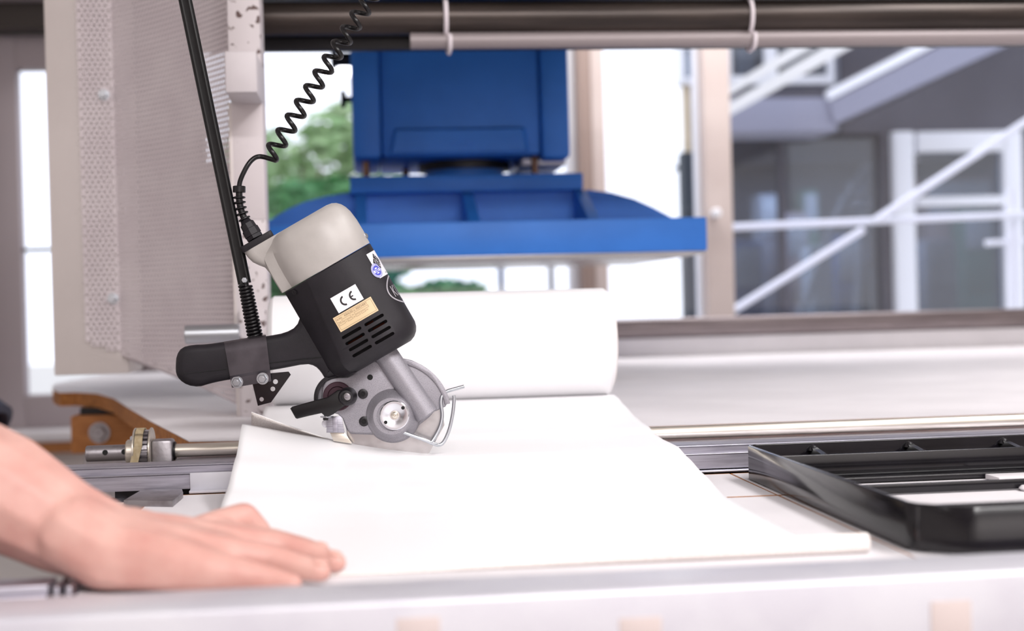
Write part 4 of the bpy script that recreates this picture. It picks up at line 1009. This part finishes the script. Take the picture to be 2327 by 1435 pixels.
# white sticker wrapping round the edge, with four lettered tiles and a round blue stamp
s0 = sa(91); b = B(); quadpatch(b, s0, s0 + 70, 19.5, 82, .7, 24); st2 = add('wrapped_sticker', b, sticker_w, cut, label='white sticker wrapped round the housing edge')
b = B(); b2 = B(); cs, cb2 = s0 + 26, 44
for (dx, dy, ch) in ((0, -10.5, 'T'), (10.5, 0, 'S'), (-10.5, 0, 'F'), (0, 10.5, 'G')):
    P = [(dx, dy - 9.4), (dx + 9.4, dy), (dx, dy + 9.4), (dx - 9.4, dy)]
    b.faces.new([b.verts.new(LB(cs + x, cb2 + y, 1.1)) for x, y in P])
    textpatch(b2, ch, cs + dx, cb2 + dy + 3.6, 10, 1.5, 1, 'CENTER', .05)
textpatch(b, 'www.', s0 + 38, 78, 7, 1.1)
add('logo_tiles', b, ink, st2, recalc=False); add('tile_letters', b2, sticker_w, st2, recalc=False)
b = B(); arcpatch(b, s0 + 4, 63, 0, 17.5, 0, 360, 1.3, 36); stp = add('round_stamp', b, sticker_w, cut, label='round stamp sticker with blue print')
b = B(); arcpatch(b, s0 + 4, 63, 11.5, 12.3, 0, 360, 1.7, 36); arcpatch(b, s0 + 4, 63, 16.2, 17, 0, 360, 1.7, 36); arcpatch(b, s0 + 4, 63, 7.5, 11.5, 20, 160, 1.7, 20); arcpatch(b, s0 + 4, 63, 7.5, 11.5, 200, 340, 1.7, 20)
for k in range(26): t = k * 360 / 26; arcpatch(b, s0 + 4, 63, 13, 15.6, t, t + 6, 1.7, 2)
for k in range(3): quadpatch(b, s0 - 3, s0 + 11, 59 + k * 3.4, 61 + k * 3.4, 1.7, 8)
add('stamp_print', b, ink_bl, stp, recalc=False)
# oval maker's logo
s1o = sa(90.5); b = B(); co, bo, ro, rb_ = s1o + 62, 121, 62, 36
n = 80; A = [[b.verts.new(LB(co + (ro - w_) * math.cos(2 * math.pi * k / n), bo + (rb_ - w_ * .9) * math.sin(2 * math.pi * k / n), .7)) for k in range(n)] for w_ in (0, 4.2)]
for k in range(n): j = (k + 1) % n; b.faces.new((A[0][k], A[0][j], A[1][j], A[1][k]))
textpatch(b, 'KURIS', co, bo + 15, 40, .7, .86, 'CENTER', .01); add('maker_logo', b, ink_gr, cut, recalc=False, label='silver oval maker logo')

# ------------------------------------------------------------------ spring-balanced arm that carries the cutter
arm = empty('support_arm', T(556, 640, 0), 'black support pole with coil spring and grey clamp on the cutter handle', 'support arm')
pt, pb2 = T(337 - 42, -600, 0), T(556, 645, 0)
b = B(); ax = (pb2 - pt).normalized(); sd_ = ax.cross(TO).normalized()
sec = []
for k in range(28):
    t = 2 * math.pi * k / 28; sec.append((math.cos(t) * 15.2, math.sin(t) * 13 * (1 - .35 * math.exp(-((abs(math.sin(t)) - 1) ** 2) * 30))))
loft(b, [[p + sd_ * x * S + TO * y * S for x, y in sec] for p in (pt, pb2)]); add('pole', b, black_st, arm, ang=50)
b = B(); hexbolt(b, T(556, 637, 12), TO, 7 * S, 5 * S, False); add('bolt', b, zinc, arm, label='shiny hex bolt')
b = B(); p0, p1 = T(557, 648, 0), T(581, 772, 0); d = p1 - p0; x, y, z = frame_of(d); pts = []; NC = 16
for k in range(NC * 20 + 1):
    t = k / (NC * 20); a = 2 * math.pi * NC * t; r_ = (13 + 2.2 * t) * S; pts.append(p0 + d * t + (x * math.cos(a) + y * math.sin(a)) * r_)
tube(b, pts, 3.6 * S, 8); add('coil_spring', b, black_gl, arm, ang=80)
b = B(); cyl(b, T(556, 640, 0), T(582, 778, 0), 8 * S, 12); add('spring_core', b, black_mt, arm)
b = B()
TLc, TRc, BLc, BRc = (509, 778), (604, 762.5), (527, 882), (617, 867)
def clamp_pt(k, w_, h):
    u = (TLc[0] * (1 - k) + TRc[0] * k) * (1 - w_) + (BLc[0] * (1 - k) + BRc[0] * k) * w_
    v = (TLc[1] * (1 - k) + TRc[1] * k) * (1 - w_) + (BLc[1] * (1 - k) + BRc[1] * k) * w_
    return T(u, v, h)
secc = [(1, 40), (.80, 40), (.74, 45), (.26, 45), (.12, 43), (.03, 36), (-.01, 26), (-.01, -26), (.03, -36), (.12, -43), (.26, -45), (1, -45), (1, -41), (.26, -41), (.14, -38), (.07, -32), (.03, -24), (.03, 24), (.07, 32), (.14, 38), (.26, 41), (.73, 41), (.79, 36), (1, 36)]
loft(b, [[clamp_pt(k, w_, h) for w_, h in secc] for k in (0, 1)]); cl = add('handle_clamp', b, steel_dark if False else mat('grey_clamp_steel', '#565156', .4, .75, col2='#4a454a', scale=40), arm, ang=30, label='grey steel clamp plate')
for u, v in ((539, 869), (597, 861)):
    b = B(); hexbolt(b, T(u, v, 40), TO, 10 * S, 8 * S, True); add('clamp_nut', b, zinc, cl)
b = B(); holed(b, [(572, 866), (600, 850), (656, 845), (661, 852), (616, 915), (586, 923)], [(626, 868, 5.6), (620, 884.5, 5.4), (594.5, 908, 5)], 30, 34, lambda u, v, h: T(u, v, h)); add('perforated_bracket', b, black_pt, arm, ang=20, label='black bracket with round holes')

# ------------------------------------------------------------------ coiled cable
cab = empty('coiled_cable', T(543, 430, 0), 'black coiled power cable rising from the cutter cap', 'cable')
# ribbed strain relief
path = smooth_path([T(u, v, 0) for u, v in ((561, 508), (553, 492), (547, 474), (544, 455), (543.5, 440), (543.5, 428))], 6)
b = B(); tube(b, path, 7.5 * S, 14)
for k, (i, w_) in enumerate(((4, 3), (8, 3), (12, 3), (16, 3), (20, 3))):
    d = path[min(i + 1, len(path) - 1)] - path[i - 1]; lathe(b, path[i] - d.normalized() * 2.5 * S, d, [(0, 11 * S), (1.5 * S, 14 * S), (4 * S, 14 * S), (5.5 * S, 11 * S)], 22)
d = path[-1] - path[-3]; lathe(b, path[-1] - d.normalized() * 10 * S, d, [(0, 13.5 * S), (1 * S, 14.3 * S), (14 * S, 14.3 * S), (15 * S, 13 * S)], 26)
add('strain_relief', b, black_gl, cab)
R = 17; A0 = V((614, 355)); Av = V((21, -33.4)); perp = V((.847, .532))
hel = []
for k in range(-2, 15 * 24):
    t = k / 24; c = A0 + Av * t; a = 2 * math.pi * t
    hel.append(T(*(c + perp * R * math.cos(a)), R * math.sin(a)))
lead = smooth_path([T(543.5, 424, 0), T(546, 411, 0), T(553, 394, 0), T(564, 374, -3), T(576, 361, -9), T(589, 356, -15), T(604, 358, -15)], 6)
pts = lead[:-1] + hel[1:]
c = A0 + Av * 15; pts += [T(c.x + 8, c.y - 20, 4), T(c.x + 20, c.y - 80, 0), T(c.x + 28, c.y - 200, 0)]
b = B(); tube(b, pts, 5.6 * S, 10); add('coiled_cord', b, black_gl, cab, ang=80)

# ------------------------------------------------------------------ forearm and hand
def ball(bm, p, r): bmesh.ops.create_icosphere(bm, subdivisions=2, radius=r, matrix=Matrix.Translation(p))
def chain(bm, pts):
    P = [(PD(u, v, d), r) for u, v, d, r in pts]
    for (p, r), (q, r2) in zip(P, P[1:]):
        n = max(2, int((q - p).length / (min(r, r2) * (.28 if r < .018 else .1))))
        for k in range(n + 1): t = k / n; ball(bm, p.lerp(q, t), r + (r2 - r) * t)
hb = B()
chain(hb, [(-330, 965, 1.0, .048), (-160, 1048, .99, .045), (0, 1116, .985, .0415), (140, 1196, .98, .0340), (230, 1234, .978, .0300), (320, 1256, .975, .0275)])
chain(hb, [(300, 1238, .99, .027), (400, 1248, 1.0, .0195), (505, 1228, 1.022, .0150), (615, 1234, 1.03, .0112), (688, 1249, 1.028, .0094), (730, 1259, 1.022, .0078)])
chain(hb, [(300, 1250, .975, .028), (400, 1240, .985, .022), (520, 1238, .995, .0148), (640, 1245, 1.0, .0116), (715, 1265, .994, .0098), (762, 1281, .985, .0082)])
chain(hb, [(300, 1262, .965, .028), (400, 1262, .962, .022), (506, 1262, .962, .0142), (610, 1271, .965, .0112), (682, 1290, .96, .0094), (728, 1301, .955, .008)])
chain(hb, [(300, 1275, .955, .027), (400, 1288, .942, .021), (482, 1298, .932, .0135), (570, 1308, .93, .0102), (628, 1321, .928, .0086), (664, 1328, .925, .0073)])
chain(hb, [(330, 1240, .995, .024), (420, 1230, 1.02, .0150), (488, 1200, 1.045, .0132), (552, 1180, 1.06, .0128), (582, 1208, 1.062, .0112), (604, 1238, 1.06, .0088)])
chain(hb, [(420, 1245, 1.0, .018), (510, 1234, 1.01, .0115)]); chain(hb, [(420, 1252, .97, .019), (515, 1250, .978, .012)]); chain(hb, [(420, 1278, .95, .018), (495, 1282, .947, .011)])
chain(hb, [(500, 1205, 1.04, .011), (545, 1228, 1.03, .010)])
chain(hb, [(170, 1215, .965, .028), (260, 1268, .955, .026), (380, 1285, .945, .02)])
for v in hb.verts:
    if v.co.z < .0030: v.co.z = .0030 + (v.co.z - .0030) * .05
off = PD(300, 1250, .975); off = V((off.x, off.y, .002))
hb.transform(Matrix.Translation(-off)); me = bpy.data.meshes.new('hand_raw'); hb.to_mesh(me); hb.free()
ho = bpy.data.objects.new('hand_raw', me); COL.objects.link(ho)
m1 = ho.modifiers.new('r', 'REMESH'); m1.mode = 'VOXEL'; m1.voxel_size = .0022
m2 = ho.modifiers.new('s', 'SMOOTH'); m2.factor = .5; m2.iterations = 6
dg = bpy.context.evaluated_depsgraph_get(); dg.update()
me2 = bpy.data.meshes.new_from_object(ho.evaluated_get(dg)); bpy.data.objects.remove(ho)
for p in me2.polygons: p.use_smooth = True
me2.materials.clear()
per = empty('person', off, 'person reaching in with bare forearm, hand flat on the sheet, navy sleeve', 'person')
me2.name = 'forearm_and_hand'
o = link_mesh('forearm_and_hand', me2, skin, per)
# fingernails
for (u, v, d), (u2, v2, d2), r_ in (((728, 1258, 1.022), (688, 1249, 1.028), .0078), ((760, 1280, .985), (715, 1265, .994), .0082), ((726, 1300, .955), (682, 1290, .96), .008), ((602, 1234, 1.06), (582, 1206, 1.062), .009)):
    p = PD(u, v, d); q = PD(u2, v2, d2); ax_ = (p - q).normalized(); up_ = (V((0, 0, 1)) - ax_ * ax_.z).normalized(); si = ax_.cross(up_)
    b = B(); bmesh.ops.create_uvsphere(b, u_segments=14, v_segments=8, radius=1)
    Mx = Matrix((ax_ * .0062, si * .0050, up_ * .0016)).transposed().to_4x4(); Mx.translation = p + up_ * (r_ * .84) - ax_ * .001 - V((0, 0, 0))
    b.transform(Mx); add('fingernail', b, nail_m, per)
# sleeve
b = B(); A_, C_ = PD(-400, 940, 1.0), PD(-82, 1070, .985); ax_ = (C_ - A_).normalized(); upv = (UP - ax_ * ax_.dot(UP)).normalized(); sv = ax_.cross(upv)
rings = []
for t, r_, sh_ in ((0, .060, 0), (.4, .058, .3), (.7, .055, .7), (.92, .0545, 1), (1, .0525, 1), (1, .047, 1), (.8, .046, .8)):
    ring = []
    for k in range(32):
        a = 2 * math.pi * k / 32; ring.append(A_.lerp(C_, t) + upv * r_ * math.sin(a) + sv * r_ * math.cos(a) + ax_ * (math.sin(a) * .022 - .012) * sh_)
    rings.append(ring)
loft(b, rings, cap=False); add('sleeve', b, navy, per, label='navy sleeve cuff')
